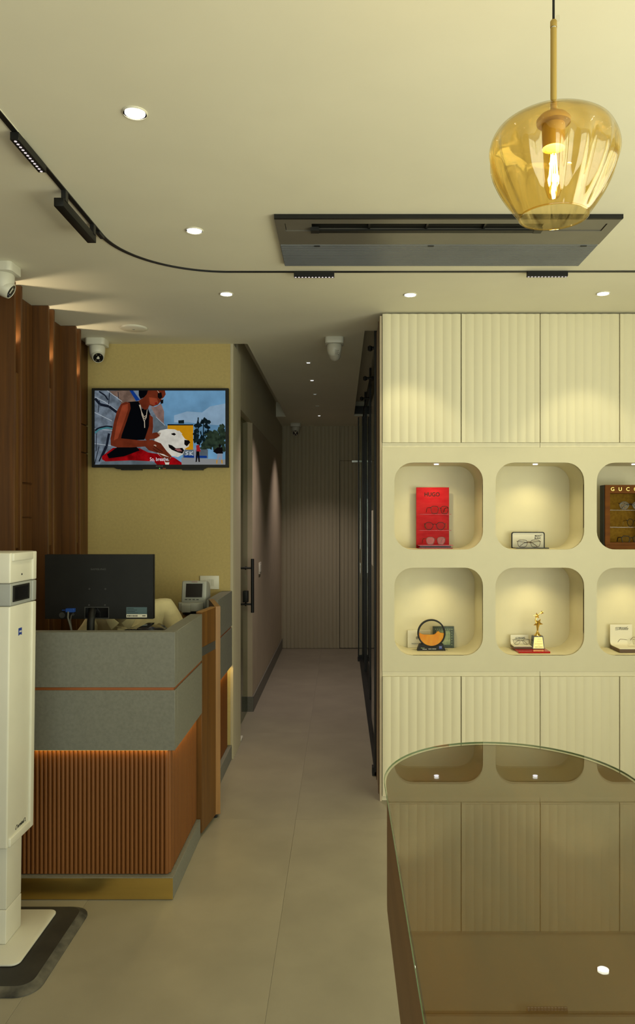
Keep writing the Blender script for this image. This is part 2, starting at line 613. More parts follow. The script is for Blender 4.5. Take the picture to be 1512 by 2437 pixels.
# storefront behind the camera
struct(box('wall_front', (-1.80, 2.96, -2.5, -2.4, 2.62, H), 'ochre_wall'))
sf = struct(box('window_2', (-1.80, 2.96, -2.47, -2.43, 0.0, 0.10), 'black_metal', org=(0.5, -2.45, 0)))
for xx in (-1.78, -0.62, 0.55, 1.72, 2.92):
    box('mullion', (xx - .03, xx + .03, -2.47, -2.43, 0.10, 2.62), 'black_metal', sf)
for a, b in ((-1.75, -.65), (-.59, .52), (.58, 1.69), (1.75, 2.89)):
    box('pane', (a, b, -2.455, -2.445, 0.10, 2.62), 'clear_glass', sf)

# ------------------------------------------------------------------ timber wall on the left
wl = struct(box('wall_left', (-1.80, -1.668, -2.4, WY, 0, H), 'wood_dark', org=(-1.7, 1.2, 0)))
FX0, FX1 = -1.650, -1.566
FY = [3.622, 4.042, 4.462]
SP = 0.420


def wood_panel(y0, y1, z0, z1):
    return box('panel', (-1.668, FX0, y0, y1, z0, z1), 'wood_dark', wl, bevel=0.001, seg=1)


wood_panel(1.2, 3.618, 0, H - .004)
ranges = [(3.718, 4.038), (4.138, 4.458), (4.558, WY - .003)]
cuts = [[(0, 1.565), (1.572, 1.742), (1.751, 2.70)], [(0, 2.70)], [(0, 1.985), (1.991, 2.165), (2.171, 2.70)]]
for (a, b), cs in zip(ranges, cuts):
    for (z0, z1) in cs:
        if (z0, z1) == (0, 1.565):
            m_ = a + (b - a) * 0.42
            wood_panel(a, m_ - .003, z0, z1)
            wood_panel(m_ + .003, b, z0, z1)
        else:
            wood_panel(a, b, z0, z1)
for fy in FY:
    box('fin_board', (-1.668, FX1, fy, fy + .019, 0, H - .003), 'wood_dark', wl, bevel=0.001, seg=1)
    box('fin_board', (-1.668, FX1, fy + .075, fy + .094, 0, H - .003), 'wood_dark', wl, bevel=0.001, seg=1)
    # solid infill with sloped ends, a strip lamp at each end
    MB().prism([(-1.667, 1.36), (FX1 - .012, 1.42), (FX1 - .012, 2.27), (-1.667, 2.33)], 'y', fy + .0195, fy + .0745).build(
        'fin_infill', 'wood_mid', wl)
    for zz, rx in ((2.40, PI), (1.30, 0)):
        lp = box('strip_lamp', (-1.666, -1.655, fy + .030, fy + .064, zz - .012, zz + .012), 'white_plastic', wl)
        lamp('strip_light', 'SPOT', (-1.640, fy + .047, zz), 3.0 if rx else 2.0, (1.0, 0.80, 0.50), wl,
             (rx, 0, 0), size=.012, angle=150, blend=.6)

# ------------------------------------------------------------------ display wall: overhead units, niches, base units
CYF = 4.180
XE = [X(910, CYF), X(1098, CYF), X(1286, CYF), X(1475, CYF), X(1664, CYF), X(1852, CYF), X(2041, CYF)]
ZD0, ZD1 = Z(1053, CYF), 2.694
ZN0, ZN1 = Z(1598, CYF), Z(1065, CYF)
ZL0, ZL1 = 0.03, Z(1610, CYF)


def unit(kind, a, z0, z1, rail0, rail1, label, cat, group):
    x0, x1 = XE[a], XE[a + 2]
    t = thing(kind, ((x0 + x1) / 2, 4.35, min(z0, rail0)), label, cat, group)
    box('carcass', (x0 + .001, x1 - .001, CYF + .018, 4.60, z0 - .004 if kind == 'base_cabinet' else z0, z1), 'cream_lacquer', t)
    box('rail', (x0 + .001, x1 - .001, CYF + .004, CYF + .05, rail0, rail1), 'cream_lacquer', t)
    box('gap_lining', (XE[a + 1] - .006, XE[a + 1] + .006, CYF + .014, CYF + .018, z0, z1), 'dark_print', t)
    for k in (0, 1):
        fluted('door', XE[a + k] + .002, XE[a + k + 1] - .002, z0, z1, CYF - .002, 'cream_lacquer', t,
               depth=0.0038, phase=XE[a + k] + .022 * k)
    return t


unit('overhead_cabinet', 0, ZD0, ZD1, ZN1 + .001, ZD0 - .001, 'cream fluted two-door overhead cabinet next to the corridor, under the ceiling', 'cabinet', 'overhead cabinets')
unit('overhead_cabinet', 2, ZD0, ZD1, ZN1 + .001, ZD0 - .001, 'cream fluted overhead cabinet above the gold lettered brown display, cut by the right frame edge', 'cabinet', 'overhead cabinets')
unit('base_cabinet', 0, ZL0, ZL1, ZL1 + .001, ZN0 - .001, 'cream fluted two-door base cabinet beside the corridor, below the sand art', 'cabinet', 'base cabinets')
unit('base_cabinet', 2, ZL0, ZL1, ZL1 + .001, ZN0 - .001, 'cream fluted base cabinet at the right frame edge, behind the glass-topped table', 'cabinet', 'base cabinets')
PX1 = XE[4]
# cream plinth under the base units
struct(box('trim_2', (XE[0], PX1, CYF + .02, 4.60, 0, ZL0 - .006), 'cream_lacquer'))
struct(box('trim_3', (PX1, 2.86, CYF, 4.60, 0, H), 'cream_panel'))

nu = thing('display_niche_unit', ((XE[0] + PX1) / 2, 4.3, ZN0), 'cream wall unit with two rows of lit rounded square niches', 'shelving')
NW, NH, NR, ND = X(1150, CYF) - X(939, CYF), 207 * CYF / F, 0.102, 0.27
NX = [X(1044.5, CYF), X(1285.5, CYF), X(1526.5, CYF)]
NZ = [Z(1204.5, CYF), Z(1455.5, CYF)]
xb = [XE[0], (NX[0] + NX[1]) / 2, (NX[1] + NX[2]) / 2, PX1]
zb = [ZN1, (NZ[0] + NZ[1]) / 2, ZN0]


def ray_rr(dx, dy, hw, hh, r):
    """distance to a rounded rectangle's edge from its centre along (dx, dy)"""
    lo, hi = 0.0, hw + hh
    for _ in range(40):
        t = (lo + hi) / 2
        qx, qy = abs(dx * t) - hw + r, abs(dy * t) - hh + r
        sd = math.hypot(max(qx, 0), max(qy, 0)) + min(max(qx, qy), 0) - r
        if sd > 0:
            hi = t
        else:
            lo = t
    return lo


pan = MB()
liners = []
for i in range(3):
    for j in range(2):
        cx, cz = NX[i], NZ[j]
        x0, x1, z1, z0 = xb[i], xb[i + 1], zb[j], zb[j + 1]
        hw, hh = NW / 2, (NH if j == 0 else 209 * CYF / F) / 2
        angs = [2 * PI * k / 96 + .001 for k in range(96)]
        angs += [math.atan2(z - cz, x - cx) % (2 * PI) for x in (x0, x1) for z in (z0, z1)]
        angs = sorted(angs)
        inner, outer = [], []
        for a in angs:
            dx, dz = math.cos(a), math.sin(a)
            t = ray_rr(dx, dz, hw, hh, NR)
            inner.append((cx + dx * t, cz + dz * t))
            tx = ((x1 if dx > 0 else x0) - cx) / dx if abs(dx) > 1e-9 else 1e9
            tz = ((z1 if dz > 0 else z0) - cz) / dz if abs(dz) > 1e-9 else 1e9
            t = min(tx, tz)
            outer.append((cx + dx * t, cz + dz * t))
        frame_loop(pan, outer, inner, CYF, CYF + .018)
        if i == 2 and j == 0:           # this niche opens into a square-cornered box
            inner = [(cx + math.cos(a) * min(hw / max(abs(math.cos(a)), 1e-6), hh / max(abs(math.sin(a)), 1e-6)),
                      cz + math.sin(a) * min(hw / max(abs(math.cos(a)), 1e-6), hh / max(abs(math.sin(a)), 1e-6)))
                     for a in sorted(angs + [math.atan2(u * hh, v_ * hw) % (2 * PI) for u in (-1, 1) for v_ in (-1, 1)])]
        n = len(inner)
        L = MB()
        v = [(p[0], CYF + (.0186 if i == 2 and j == 0 else .004), p[1]) for p in inner] + [(p[0], CYF + ND, p[1]) for p in inner]
        f = [(k, (k + 1) % n, n + (k + 1) % n, n + k) for k in range(n)] + [tuple(range(n, 2 * n))]
        # outer skin so that the liner has thickness
        g = 1.03
        v += [(cx + (p[0] - cx) * g, CYF + .0187, cz + (p[1] - cz) * g) for p in inner]
        v += [(cx + (p[0] - cx) * g, CYF + ND + .012, cz + (p[1] - cz) * g) for p in inner]
        f += [(2 * n + k, 3 * n + k, 3 * n + (k + 1) % n, 2 * n + (k + 1) % n) for k in range(n)] + [tuple(range(4 * n - 1, 3 * n - 1, -1))]
        f += [(k, 2 * n + k, 2 * n + (k + 1) % n, (k + 1) % n) for k in range(n)]
        L.add(v, f)
        L.build('niche', 'cream_panel', nu, smooth=35)
        # recessed lamp in the roof of the niche
        zt = cz + hh
        lm = MB().lathe([(0.013, zt - .004), (0.013, zt + .002)], (cx, CYF + .10, 0), 20)
        lm.build('niche_lamp', 'lamp_small', nu)
        dim = 0.25 if (i == 2 and j == 0) else 1.0
        lamp('niche_light', 'SPOT', (cx, CYF + .10, zt - .008), NICHE_W * 5 * dim, (1.0, 0.83, 0.42), nu, (0, 0, 0), size=.012, angle=130, blend=.8)
pan.build('face_panel', 'cream_panel', nu)
# beige end panel of the unit at the corridor
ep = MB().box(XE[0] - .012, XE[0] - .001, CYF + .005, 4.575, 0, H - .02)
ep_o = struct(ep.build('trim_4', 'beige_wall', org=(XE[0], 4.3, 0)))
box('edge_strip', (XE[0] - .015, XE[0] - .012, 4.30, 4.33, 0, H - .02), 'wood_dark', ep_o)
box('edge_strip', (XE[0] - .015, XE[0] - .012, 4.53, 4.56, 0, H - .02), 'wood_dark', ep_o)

# ------------------------------------------------------------------ black framed glass partition on the right of the corridor
pt_ = struct(box('window_1', (0.205, 0.275, 4.60, 8.38, 0.0, 0.022), 'black_metal', org=(.24, 6.5, 0)))
for (y, x0, x1, w, z0) in ((4.625, .203, .240, .045, .05), (5.50, .243, .272, .035, .022), (6.49, .243, .274, .045, .022), (7.70, .238, .266, .045, .022), (8.36, .232, .262, .03, .022)):
    box('post', (x0, x1, y - w / 2, y + w / 2, z0, H + .155), 'black_metal', pt_)
box('bottom_bracket', (.190, .240, 4.60, 4.66, 0.0, .05), 'black_metal', pt_)
box('head_rail', (.238, .272, 4.60, 8.38, H - .005, H + .04), 'black_metal', pt_)
for a, b, xx in ((4.65, 5.48, .226), (5.52, 6.46, .256), (6.52, 7.67, .256), (7.73, 8.34, .25)):
    box('pane', (xx - .005, xx + .005, a, b, .022, H - .006), 'clear_glass', pt_)
for y in (5.0, 6.05, 7.05):
    MB().tube([(.25, y, H - .012), (.195, y, H - .012)], .010, 8).lathe([(0.002, -.02), (.016, -.014), (.016, .012), (.002, .02)], (.192, y, H - .014), 10).build(
        'hanger_bracket', 'black_metal', pt_, smooth=40)
# open leaf standing across the corridor side at the far end
lf = MB()
for b in ((.188, .202, 8.40, 8.43, .03, 2.78), (.252, .266, 8.40, 8.43, .03, 2.78), (.202, .252, 8.40, 8.43, .03, .06), (.202, .252, 8.40, 8.43, 2.74, 2.78)):
    lf.box(*b)
lf.build('leaf_frame', 'black_metal', pt_)
box('pane', (.203, .251, 8.41, 8.42, .06, 2.69), 'clear_glass', pt_)
box('floor_guide', (.185, .270, 8.35, 8.47, 0.0, .03), 'black_metal', pt_)
box('cross_beam', (.145, .30, 8.25, 8.31, H + .02, H + .10), 'black_metal', pt_)
nt_ = box('paper_notice', (.2185, .2205, 5.18, 5.40, Z(1345, 5.3), Z(1215, 5.3)), 'white_card')
tag(nt_, 'white paper notice stuck on the dark glass partition beside the niche wall', 'notice')

# ------------------------------------------------------------------ glass door on the left of the corridor
d1 = struct(box('door_1', (-.770, -.760, 5.29, 6.145, .012, 2.345), 'door_glass', org=(-.765, 5.7, 0)))
hy = 6.03
for hx in (-.706, -.822):
    MB().lathe([(.013, Z(1458, hy)), (.013, Z(1330, hy))], (hx, hy, 0), 14).build('handle_bar', 'black_metal', d1, smooth=40)
for zz in (Z(1352, hy), Z(1438, hy)):
    MB().tube([(-.822, hy, zz), (-.706, hy, zz)], .008, 10).lathe([(.015, -.010), (.015, .010)], (-.765, hy, zz), 14,
                                                               M=Matrix.Rotation(PI / 2, 3, 'Y')).build('handle_fixing', 'black_metal', d1, smooth=40)
lk = MB().box(-.790, -.740, hy - .03, hy + .03, Z(1436, hy) + .01, Z(1406, hy))
lk.lathe([(.018, -.02), (.018, .02)], (-.765, hy, Z(1422, hy)), 14, M=Matrix.Rotation(PI / 2, 3, 'Y'))
lk.build('lock', 'black_plastic', d1, bevel=.004)
db = MB().box(-.800, -.700, 5.31, 5.40, 0.001, .02)
tag(db.build('door_wedge', 'white_plastic', bevel=.004), 'small white floor block at the foot of the glass door', 'door stop')

# ------------------------------------------------------------------ ceiling fittings
sl_ = thing('added_panel_lamp', (-1.9, 7.0, H), 'unseen square panel added to light the side room behind the glass door', 'ceiling lamp')  # made-up lamp that brightens what shows through the glass door
box('frame', (-2.2, -1.6, 6.7, 7.3, H - .012, H - .0005), 'white_paint', sl_)
box('diffuser', (-2.17, -1.63, 6.73, 7.27, H - .015, H - .0121), 'lamp_dim', sl_)
lamp('added_panel_light', 'AREA', (-1.9, 7.0, H - .02), 9.0, (1.0, .92, .66), sl_, (0, 0, 0), size=.54)


def downlight(x, y, label, r=.0285, on=True):
    t = thing('downlight', (x, y, H), label, 'downlight', 'round ceiling downlights')
    MB().lathe([(r + .004, H - .0045), (r + .007, H - .002), (r + .007, H), (r, H), (r, H - .003)], (x, y, 0), 28, caps=False).build('trim_ring', 'white_paint', t, smooth=40)
    MB().lathe([(r, H - .0028), (r, H - .0004)], (x, y, 0), 28).build('diffuser', 'lamp_white', t)
    lamp('downlight_beam', 'SPOT', (x, y, H - .012), DOWN_W, WARM, t, (0, 0, 0), size=.03, angle=84, blend=.35)
    return t


DX = [-.583, .353, 1.33]
downlight(DX[0], 2.139, 'largest glowing round downlight, nearest of the row left of the pendant')
downlight(DX[0], 3.005, 'glowing round downlight between the curved track and the air conditioner')
downlight(DX[0], 3.843, 'glowing round downlight in front of the corridor, beyond the curved track')
downlight(DX[1], 3.857, 'glowing round downlight below the air conditioner, above the first overhead cabinet')
downlight(DX[2], 3.835, 'glowing round downlight at the right frame edge, above the second overhead cabinet')
for x, y, w_ in ((DX[0], 1.25, 'above the door side of the floor, left of the camera'), (1.33, 2.6, 'right of the air conditioner, beside the pendant'), (1.33, 1.25, 'right of the table end'),
                (DX[0], .2, 'near the shop front on the left'), (1.33, .2, 'near the shop front on the right'), (2.3, 3.0, 'by the right wall')):
    downlight(x, y, 'round ceiling downlight ' + w_)

for k, y in enumerate((5.51, 6.20, 6.88, 7.60, 8.28)):
    nm = ['nearest tiny square lamp of the row in the corridor ceiling', 'second tiny square lamp of the corridor ceiling row',
          'third, dim tiny square lamp of the corridor ceiling row', 'fourth, unlit tiny square lamp of the corridor ceiling row',
          'farthest tiny square lamp of the corridor ceiling row'][k]
    t = thing('square_spotlight', (-.238, y, H), nm, 'spotlight', 'corridor spotlights')
    s = .019
    fr = MB()
    frame_loop(fr, [(-.238 - s, y - s), (-.238 + s, y - s), (-.238 + s, y + s), (-.238 - s, y + s)],
               [(-.238 - s * .6, y - s * .6), (-.238 + s * .6, y - s * .6), (-.238 + s * .6, y + s * .6), (-.238 - s * .6, y + s * .6)], H - .004, H, 'z')
    fr.build('trim_ring', 'white_paint', t)
    lit = k in (0, 1, 4)
    box('lens', (-.238 - s * .6, -.238 + s * .6, y - s * .6, y + s * .6, H - .003, H - .001), 'lamp_small' if lit else ('lamp_dim' if k == 2 else 'black_gloss'), t)
    if lit:
        lamp('spotlight_beam', 'SPOT', (-.238, y, H - .012), 46.0, (1.0, 0.82, 0.74), t, (0, 0, 0), size=.02, angle=96, blend=.9)


def turret(loc, yaw, tilt, label, s=1.0):
    """ceiling turret camera; yaw: direction in which the lens looks"""
    t = thing('security_camera', loc, label, 'camera', 'turret security cameras', rz=0, local=True)
    w = .062 * s
    MB().prism(rrect(-w, w, -w, w, .022 * s, 4), 'z', -.042 * s, 0).build('junction_box', 'white_plastic', t, bevel=.003 * s, local=True)
    MB().lathe([(.046 * s, -.043 * s), (.050 * s, -.05 * s), (.049 * s, -.075 * s), (.044 * s, -.105 * s), (.030 * s, -.128 * s), (.012 * s, -.137 * s)],
               (0, 0, 0), 28).build('housing', 'white_plastic', t, smooth=50, local=True)
    R = Matrix.Rotation(yaw, 3, 'Z') @ Matrix.Rotation(PI / 2 + tilt, 3, 'Y')
    cc = Vector((0, 0, -.098 * s))
    eye = MB().lathe([(.044 * s, -.02 * s), (.041 * s, .018 * s), (.036 * s, .040 * s), (.033 * s, .043 * s), (.031 * s, .041 * s)], cc, 26, M=R, caps=False)
    e = eye.build('eyeball', 'white_plastic', t, smooth=50, local=True)
    g = MB().lathe([(.0315 * s, .034 * s), (.0315 * s, .0405 * s)], cc, 26, M=R).build('lens_window', 'black_gloss', e, local=True)
    for dy, dz in ((-.012, .019), (0.012, .019), (-.012, -.019), (.012, -.019)):
        q = cc + R @ Vector((dz * s, dy * s, .0412 * s))
        MB().lathe([(.005 * s, 0), (.005 * s, .0008 * s)], q, 8, M=R).build('infrared_diode', 'chrome', e, local=True)
    return t


turret((-1.525, 3.41, H), math.radians(8), .55, 'white turret security camera cut by the left frame edge, before the timber fins', 1.0)
turret((-1.553, 4.815, H), math.radians(-62), .62, 'white turret security camera in the ceiling corner above the television', 1.0)
c3 = turret((X(796, 4.78), 4.78, H), math.radians(82), .55, 'white turret security camera with printed label, on the ceiling before the corridor', .95)
mk = MB()
for k in range(5):
    for q in range(5):
        if (k + q) % 2 == 0:
            a = math.radians(-82 + 6 * q)
            z_ = -.085 - .006 * k
            r_ = .0478 - .02 * max(0, (-z_ - .085)) * 5
            mk.box(r_ * math.cos(a) - .0015, r_ * math.cos(a) + .0015, r_ * math.sin(a) - .0008, r_ * math.sin(a) + .0004, z_ - .0018, z_ + .0018)
mk.build('printed_mark', 'grey_print', c3, local=True)
turret((X(704, 8.95), 8.95, H), math.radians(-90), .5, 'white turret security camera at the far end of the corridor', 1.0)

sp = thing('ceiling_speaker', (-1.24, 4.52, H), 'flat round white speaker cover in the ceiling above the television', 'speaker')
MB().lathe([(.070, H - .010), (.078, H - .006), (.080, H)], (-1.24, 4.52, 0), 40).build('cover', 'white_paint', sp, smooth=60)
MB().lathe([(.008, H - .0112), (.008, H - .010)], (-1.24, 4.52, 0), 12).build('badge', 'grey_plastic', sp)

# air conditioner
AX0, AX1, AY0, AY1, AZ = -.252, 1.063, 2.845, 3.385, H - .016
ac = thing('air_conditioner', ((AX0 + AX1) / 2, (AY0 + AY1) / 2, H), 'long black ceiling cassette air conditioner with ribbed intake grille', 'air conditioner')
AS = 3.118
box('near_edge', (AX0, AX1, AY0, AY0 + .012, AZ, H), 'black_plastic', ac)
p = MB()
ox0, ox1, oy0, oy1 = AX0 + .035, AX1 - .040, 2.90, 2.975
for b in ((AX0, AX1, AY0 + .012, oy0), (AX0, AX1, oy1, AS), (AX0, ox0, oy0, oy1), (ox1, AX1, oy0, oy1)):
    p.box(b[0], b[1], b[2], b[3], AZ + .001, H)
p.build('frame', 'ac_frame', ac)
sx0, sx1 = X(742, 2.94), X(1290, 2.94)
box('end_plate', (ox0 + .003, sx0, oy0 + .003, oy1 - .003, AZ + .004, H), 'ac_frame', ac)
box('end_plate', (sx1, ox1 - .003, oy0 + .003, oy1 - .003, AZ + .004, H), 'ac_frame', ac)
box('outlet', (sx0, sx1, oy0, oy1, H - .003, H), 'black_plastic', ac)
MB().box(sx0 + .01, sx1 - .01, oy1 - .03, oy1 - .004, AZ - .008, AZ - .002).build('louver', 'black_plastic', ac)
for k in range(1, 4):
    xx = sx0 + (sx1 - sx0) * k / 4
    box('louver_rib', (xx - .004, xx + .004, oy0 + .002, oy1 - .002, AZ + .002, H - .003), 'black_metal', ac)
for xx in (sx0 + .012, sx1 - .012):
    box('louver_end', (xx - .016, xx + .016, oy1 - .034, oy1 - .002, AZ - .009, AZ + .006), 'black_metal', ac)
gb = box('grille_backing', (AX0, AX1, AS, AY1, AZ + .005, H), 'black_plastic', ac)
gr = MB()
NRIB = 24
for k in range(NRIB):
    y = AS + .004 + (AY1 - AS - .008) * (k + .5) / NRIB
    gr.prism([(y - .0045, AZ + .006), (y - .0025, AZ), (y + .0025, AZ), (y + .0045, AZ + .006)], 'x', AX0 + .002, AX1 - .002)
o = gr.build('intake_grille', 'ac_grille', ac)
o['kind'] = 'stuff'
for xx in (X(755, 3.13), X(1026, 3.13), X(1390, 3.13)):
    box('latch', (xx - .012, xx + .012, AS + .008, AS + .018, AZ - .002, AZ + .004), 'black_plastic', ac)
bd = MB()
for k, w_ in enumerate((.008, .006, .005, .007, .009)):
    bd.box(X(1037, 2.99) + k * .0115, X(1037, 2.99) + k * .0115 + w_, 2.985, 2.992, AZ - .0003, AZ + .0012)
bd.build('badge', 'chrome', ac)

# magnetic track and its lamps
TX, TY, TR = -.966, 3.500, .45
path = [(TX, -1.6), (TX, 0.5), (TX, 2.0), (TX, TY - TR)]
path += [(TX + TR - TR * math.cos(math.radians(a)), TY - TR + TR * math.sin(math.radians(a))) for a in range(4, 91, 4)]
path += [(0.4, TY), (1.2, TY - .004), (2.7, TY - .01)]
tr = thing('ceiling_track', (TX, 1.5, H), 'thin black recessed lighting track curving across the ceiling', 'lighting track')


def ribbon(pts, w, z0, z1):
    mb = MB()
    P = [Vector(q) for q in pts]
    v, f = [], []
    for i, q in enumerate(P):
        t = (P[min(i + 1, len(P) - 1)] - P[max(i - 1, 0)]).normalized()
        nrm = Vector((-t.y, t.x))
        for s_ in (-1, 1):
            for z in (z0, z1):
                v.append((q.x + nrm.x * w * s_, q.y + nrm.y * w * s_, z))
    n = len(P)
    for i in range(n - 1):
        a, b = 4 * i, 4 * (i + 1)
        f += [(a, a + 2, b + 2, b), (a + 1, b + 1, b + 3, a + 3), (a, b, b + 1, a + 1), (a + 2, a + 3, b + 3, b + 2)]
    f += [(0, 1, 3, 2), (4 * n - 4, 4 * n - 2, 4 * n - 1, 4 * n - 3)]
    return mb.add(v, f)


ribbon(path, .0085, H - .004, H).build('channel', 'black_metal', tr)
ribbon([(x + .010 if y < TY - TR else x, y) for x, y in path], .0012, H - .0015, H).build('plaster_lip', 'ceiling_paint', tr)


def track_lamp(name, x0, x1, y0, y1, drop, label, dots=True, wide=.011):
    t = thing(name, ((x0 + x1) / 2, (y0 + y1) / 2, H - .004), label, 'track light', 'track lights')
    body = box('body', (x0, x1, y0, y1, H - .0045 - drop, H - .0045), 'black_plastic', t, bevel=.001, seg=1)
    if dots:
        n = 12
        al_y = (y1 - y0) > (x1 - x0)
        d = MB()
        for k in range(n):
            u = (k + .5) / n
            if al_y:
                cx_, cy_ = (x0 + x1) / 2, y0 + (y1 - y0) * u
            else:
                cx_, cy_ = x0 + (x1 - x0) * u, (y0 + y1) / 2
            d.lathe([(.0042, H - .0058 - drop), (.0042, H - .0044 - drop)], (cx_, cy_, 0), 10)
        d.build('led_lens', 'led_dot', t)
    return t


track_lamp('track_light', TX - .013, TX + .013, 2.235, 2.445, .024, 'short black track lamp with a row of tiny lit lenses, top left of the ceiling')
track_lamp('track_light', X(700, 3.5), X(796, 3.5), TY - .012, TY + .012, .022, 'short black track lamp with lit dots below the left end of the air conditioner')
track_lamp('track_light', X(1254, 3.5), X(1350, 3.5), TY - .018, TY + .006, .022, 'short black track lamp with lit dots below the right end of the air conditioner')
# hanging flood module
t = thing('track_flood_light', (TX, 2.80, H - .004), 'long black box-shaped flood lamp hanging from the track at the left', 'track light', 'track lights')
MB().box(TX - .028, TX + .006, 2.615, 2.965, H - .066, H - .036).build('body', 'black_plastic', t, bevel=.002)
for yy in (2.63, 2.93):
    box('bracket', (TX - .008, TX + .008, yy, yy + .025, H - .040, H - .004), 'black_metal', t)
box('adapter', (TX - .008, TX + .008, 3.00, 3.06, H - .014, H - .0045), 'black_metal', tr)

# ------------------------------------------------------------------ pendant lamp
PXX, PYY = .3655, 1.30
pd = thing('pendant_lamp', (PXX, PYY, H), 'amber glass pendant lamp on a brass rod over the glass-topped table', 'pendant lamp')
PZ0 = Z(517, PYY)
NL = 14


def ripple(r, a, z):
    t = min(max((z - PZ0) / .19, 0), 1)
    q = min(max((t - .50) / .30, 0), 1)
    k = .0060 * math.sin(PI * min(1, t * 1.15)) * (1 - q * q * (3 - 2 * q))
    return r + (k * math.cos(NL * a) if r > .02 else 0)


prof = [(.0580, PZ0), (.0640, PZ0 + .010), (.0740, PZ0 + .026), (.0850, PZ0 + .046), (.0945, PZ0 + .067), (.1015, PZ0 + .086), (.1055, PZ0 + .103),
        (.1065, PZ0 + .118), (.1045, PZ0 + .133), (.0980, PZ0 + .146), (.0860, PZ0 + .156), (.0700, PZ0 + .165), (.0500, PZ0 + .1755), (.0280, PZ0 + .186), (.0070, PZ0 + .190)]


def smooth_profile(P, n=4):
    out = []
    for i in range(len(P) - 1):
        p0, p1, p2, p3 = P[max(i - 1, 0)], P[i], P[i + 1], P[min(i + 2, len(P) - 1)]
        for k in range(n):
            t = k / n
            out.append(tuple(.5 * (2 * p1[c] + (p2[c] - p0[c]) * t + (2 * p0[c] - 5 * p1[c] + 4 * p2[c] - p3[c]) * t * t + (3 * p1[c] - p0[c] - 3 * p2[c] + p3[c]) * t ** 3) for c in (0, 1)))
    return out + [P[-1]]


prof = smooth_profile(prof)
inn = [(max(r - .0025, .0068), z - .0015 if k > 32 else z) for k, (r, z) in enumerate(prof)]
MB().lathe(prof + inn[::-1], (PXX, PYY, 0), 112, rad=ripple, caps=False).build('glass_shade', 'amber_glass', pd, smooth=60)
MB().lathe([(.0580, PZ0 - .0012), (.0592, PZ0 - .0004), (.0592, PZ0 + .0012), (.0555, PZ0 + .0012), (.0553, PZ0 - .0004), (.0580, PZ0 - .0012)], (PXX, PYY, 0), 64, caps=False).build('shade_lip', 'amber_glass', pd, smooth=60)
RT = Z(68, PYY)
MB().lathe([(.0054, PZ0 + .17), (.0054, RT)], (PXX, PYY, 0), 16).build('rod', 'brass_satin', pd, smooth=40)
cl_ = MB().lathe([(.0045, RT), (.0045, RT + .002)], (PXX, PYY, 0), 16).build('collar_gap', 'white_plastic', pd, smooth=40)
co_ = MB().lathe([(.0058, RT + .002), (.0058, RT + .012), (.0045, RT + .014)], (PXX, PYY, 0), 16).build('collar', 'brass_satin', pd, smooth=40)
MB().lathe([(.0028, -.004), (.0034, 0), (.0028, .005)], (PXX + .006, PYY - .005, RT + .014), 10).build('set_screw', 'acrylic', co_, smooth=60)
MB().lathe([(.0022, RT + .013), (.0022, H)], (PXX, PYY, 0), 10).build('cord', 'black_plastic', pd, smooth=40)
MB().lathe([(.048, H - .022), (.050, H - .018), (.050, H)], (PXX, PYY, 0), 28).build('ceiling_rose', 'brass_satin', pd, smooth=40)
zs = PZ0 + .170
MB().lathe([(.0200, zs - .012), (.0285, zs - .009), (.0290, zs - .003), (.0230, zs + .004), (.0100, zs + .010), (.006, zs + .014)], (PXX, PYY, 0), 28).build('socket_flange', 'brass_satin', pd, smooth=50)
MB().lathe([(.0190, zs - .052), (.0195, zs - .050), (.0195, zs - .010)], (PXX, PYY, 0), 28).build('socket', 'brass_satin', pd, smooth=40)
bb_ = MB().lathe([(.0001, zs - .137), (.008, zs - .137), (.010, zs - .134), (.014, zs - .122), (.0175, zs - .105), (.018, zs - .085), (.0165, zs - .060), (.0130, zs - .050)], (PXX, PYY, 0), 28, caps=False).build('bulb', 'bulb_glass', pd, smooth=60)
fm = MB()
for k in range(6):
    a = 2 * PI * k / 6
    fm.tube([(PXX + .004 * math.cos(a), PYY + .004 * math.sin(a), zs - .062), (PXX + .0085 * math.cos(a), PYY + .0085 * math.sin(a), zs - .112)], .0011, 6)
fm.build('filament', 'filament', bb_)
lamp('bulb_light', 'POINT', (PXX, PYY, zs - .09), 5.0, (1.0, .86, .60), pd, size=.012)

# ------------------------------------------------------------------ glass-topped table
GX, GA, GB, GY1, GY0 = .3665, .2735, .30, 1.62, 0.55
TZ = .990


def plan(ins):
    a, b = GA - ins, GB - ins
    far = [(GX + a * math.cos(math.radians(t)), GY1 + b * math.sin(math.radians(t))) for t in range(0, 181, 5)]
    near = [(GX + a * math.cos(math.radians(t)), GY0 + b * math.sin(math.radians(t))) for t in range(180, 361, 5)]
    return far + near


tb = thing('display_table', (GX, 1.1, 0), 'brown round-ended display table with a green-edged glass top', 'table')
MB().prism(plan(.006), 'z', .715, .9775).build('table_box', 'table_wood', tb, smooth=30)
MB().prism(plan(.004), 'z', .9775, .9835).build('top_panel', 'table_top_wood', tb)
MB().prism(plan(.16), 'z', 0.0, .715).build('pedestal', 'table_wood', tb, smooth=30)
MB().prism(plan(.0), 'z', .9845, TZ).build('glass_top', 'table_glass', tb)
ge = MB()
frame_loop(ge, plan(-.0004), plan(.0006), .9855, .9893, 'z')
ge.build('glass_edge', 'glass_edge', tb, smooth=40)

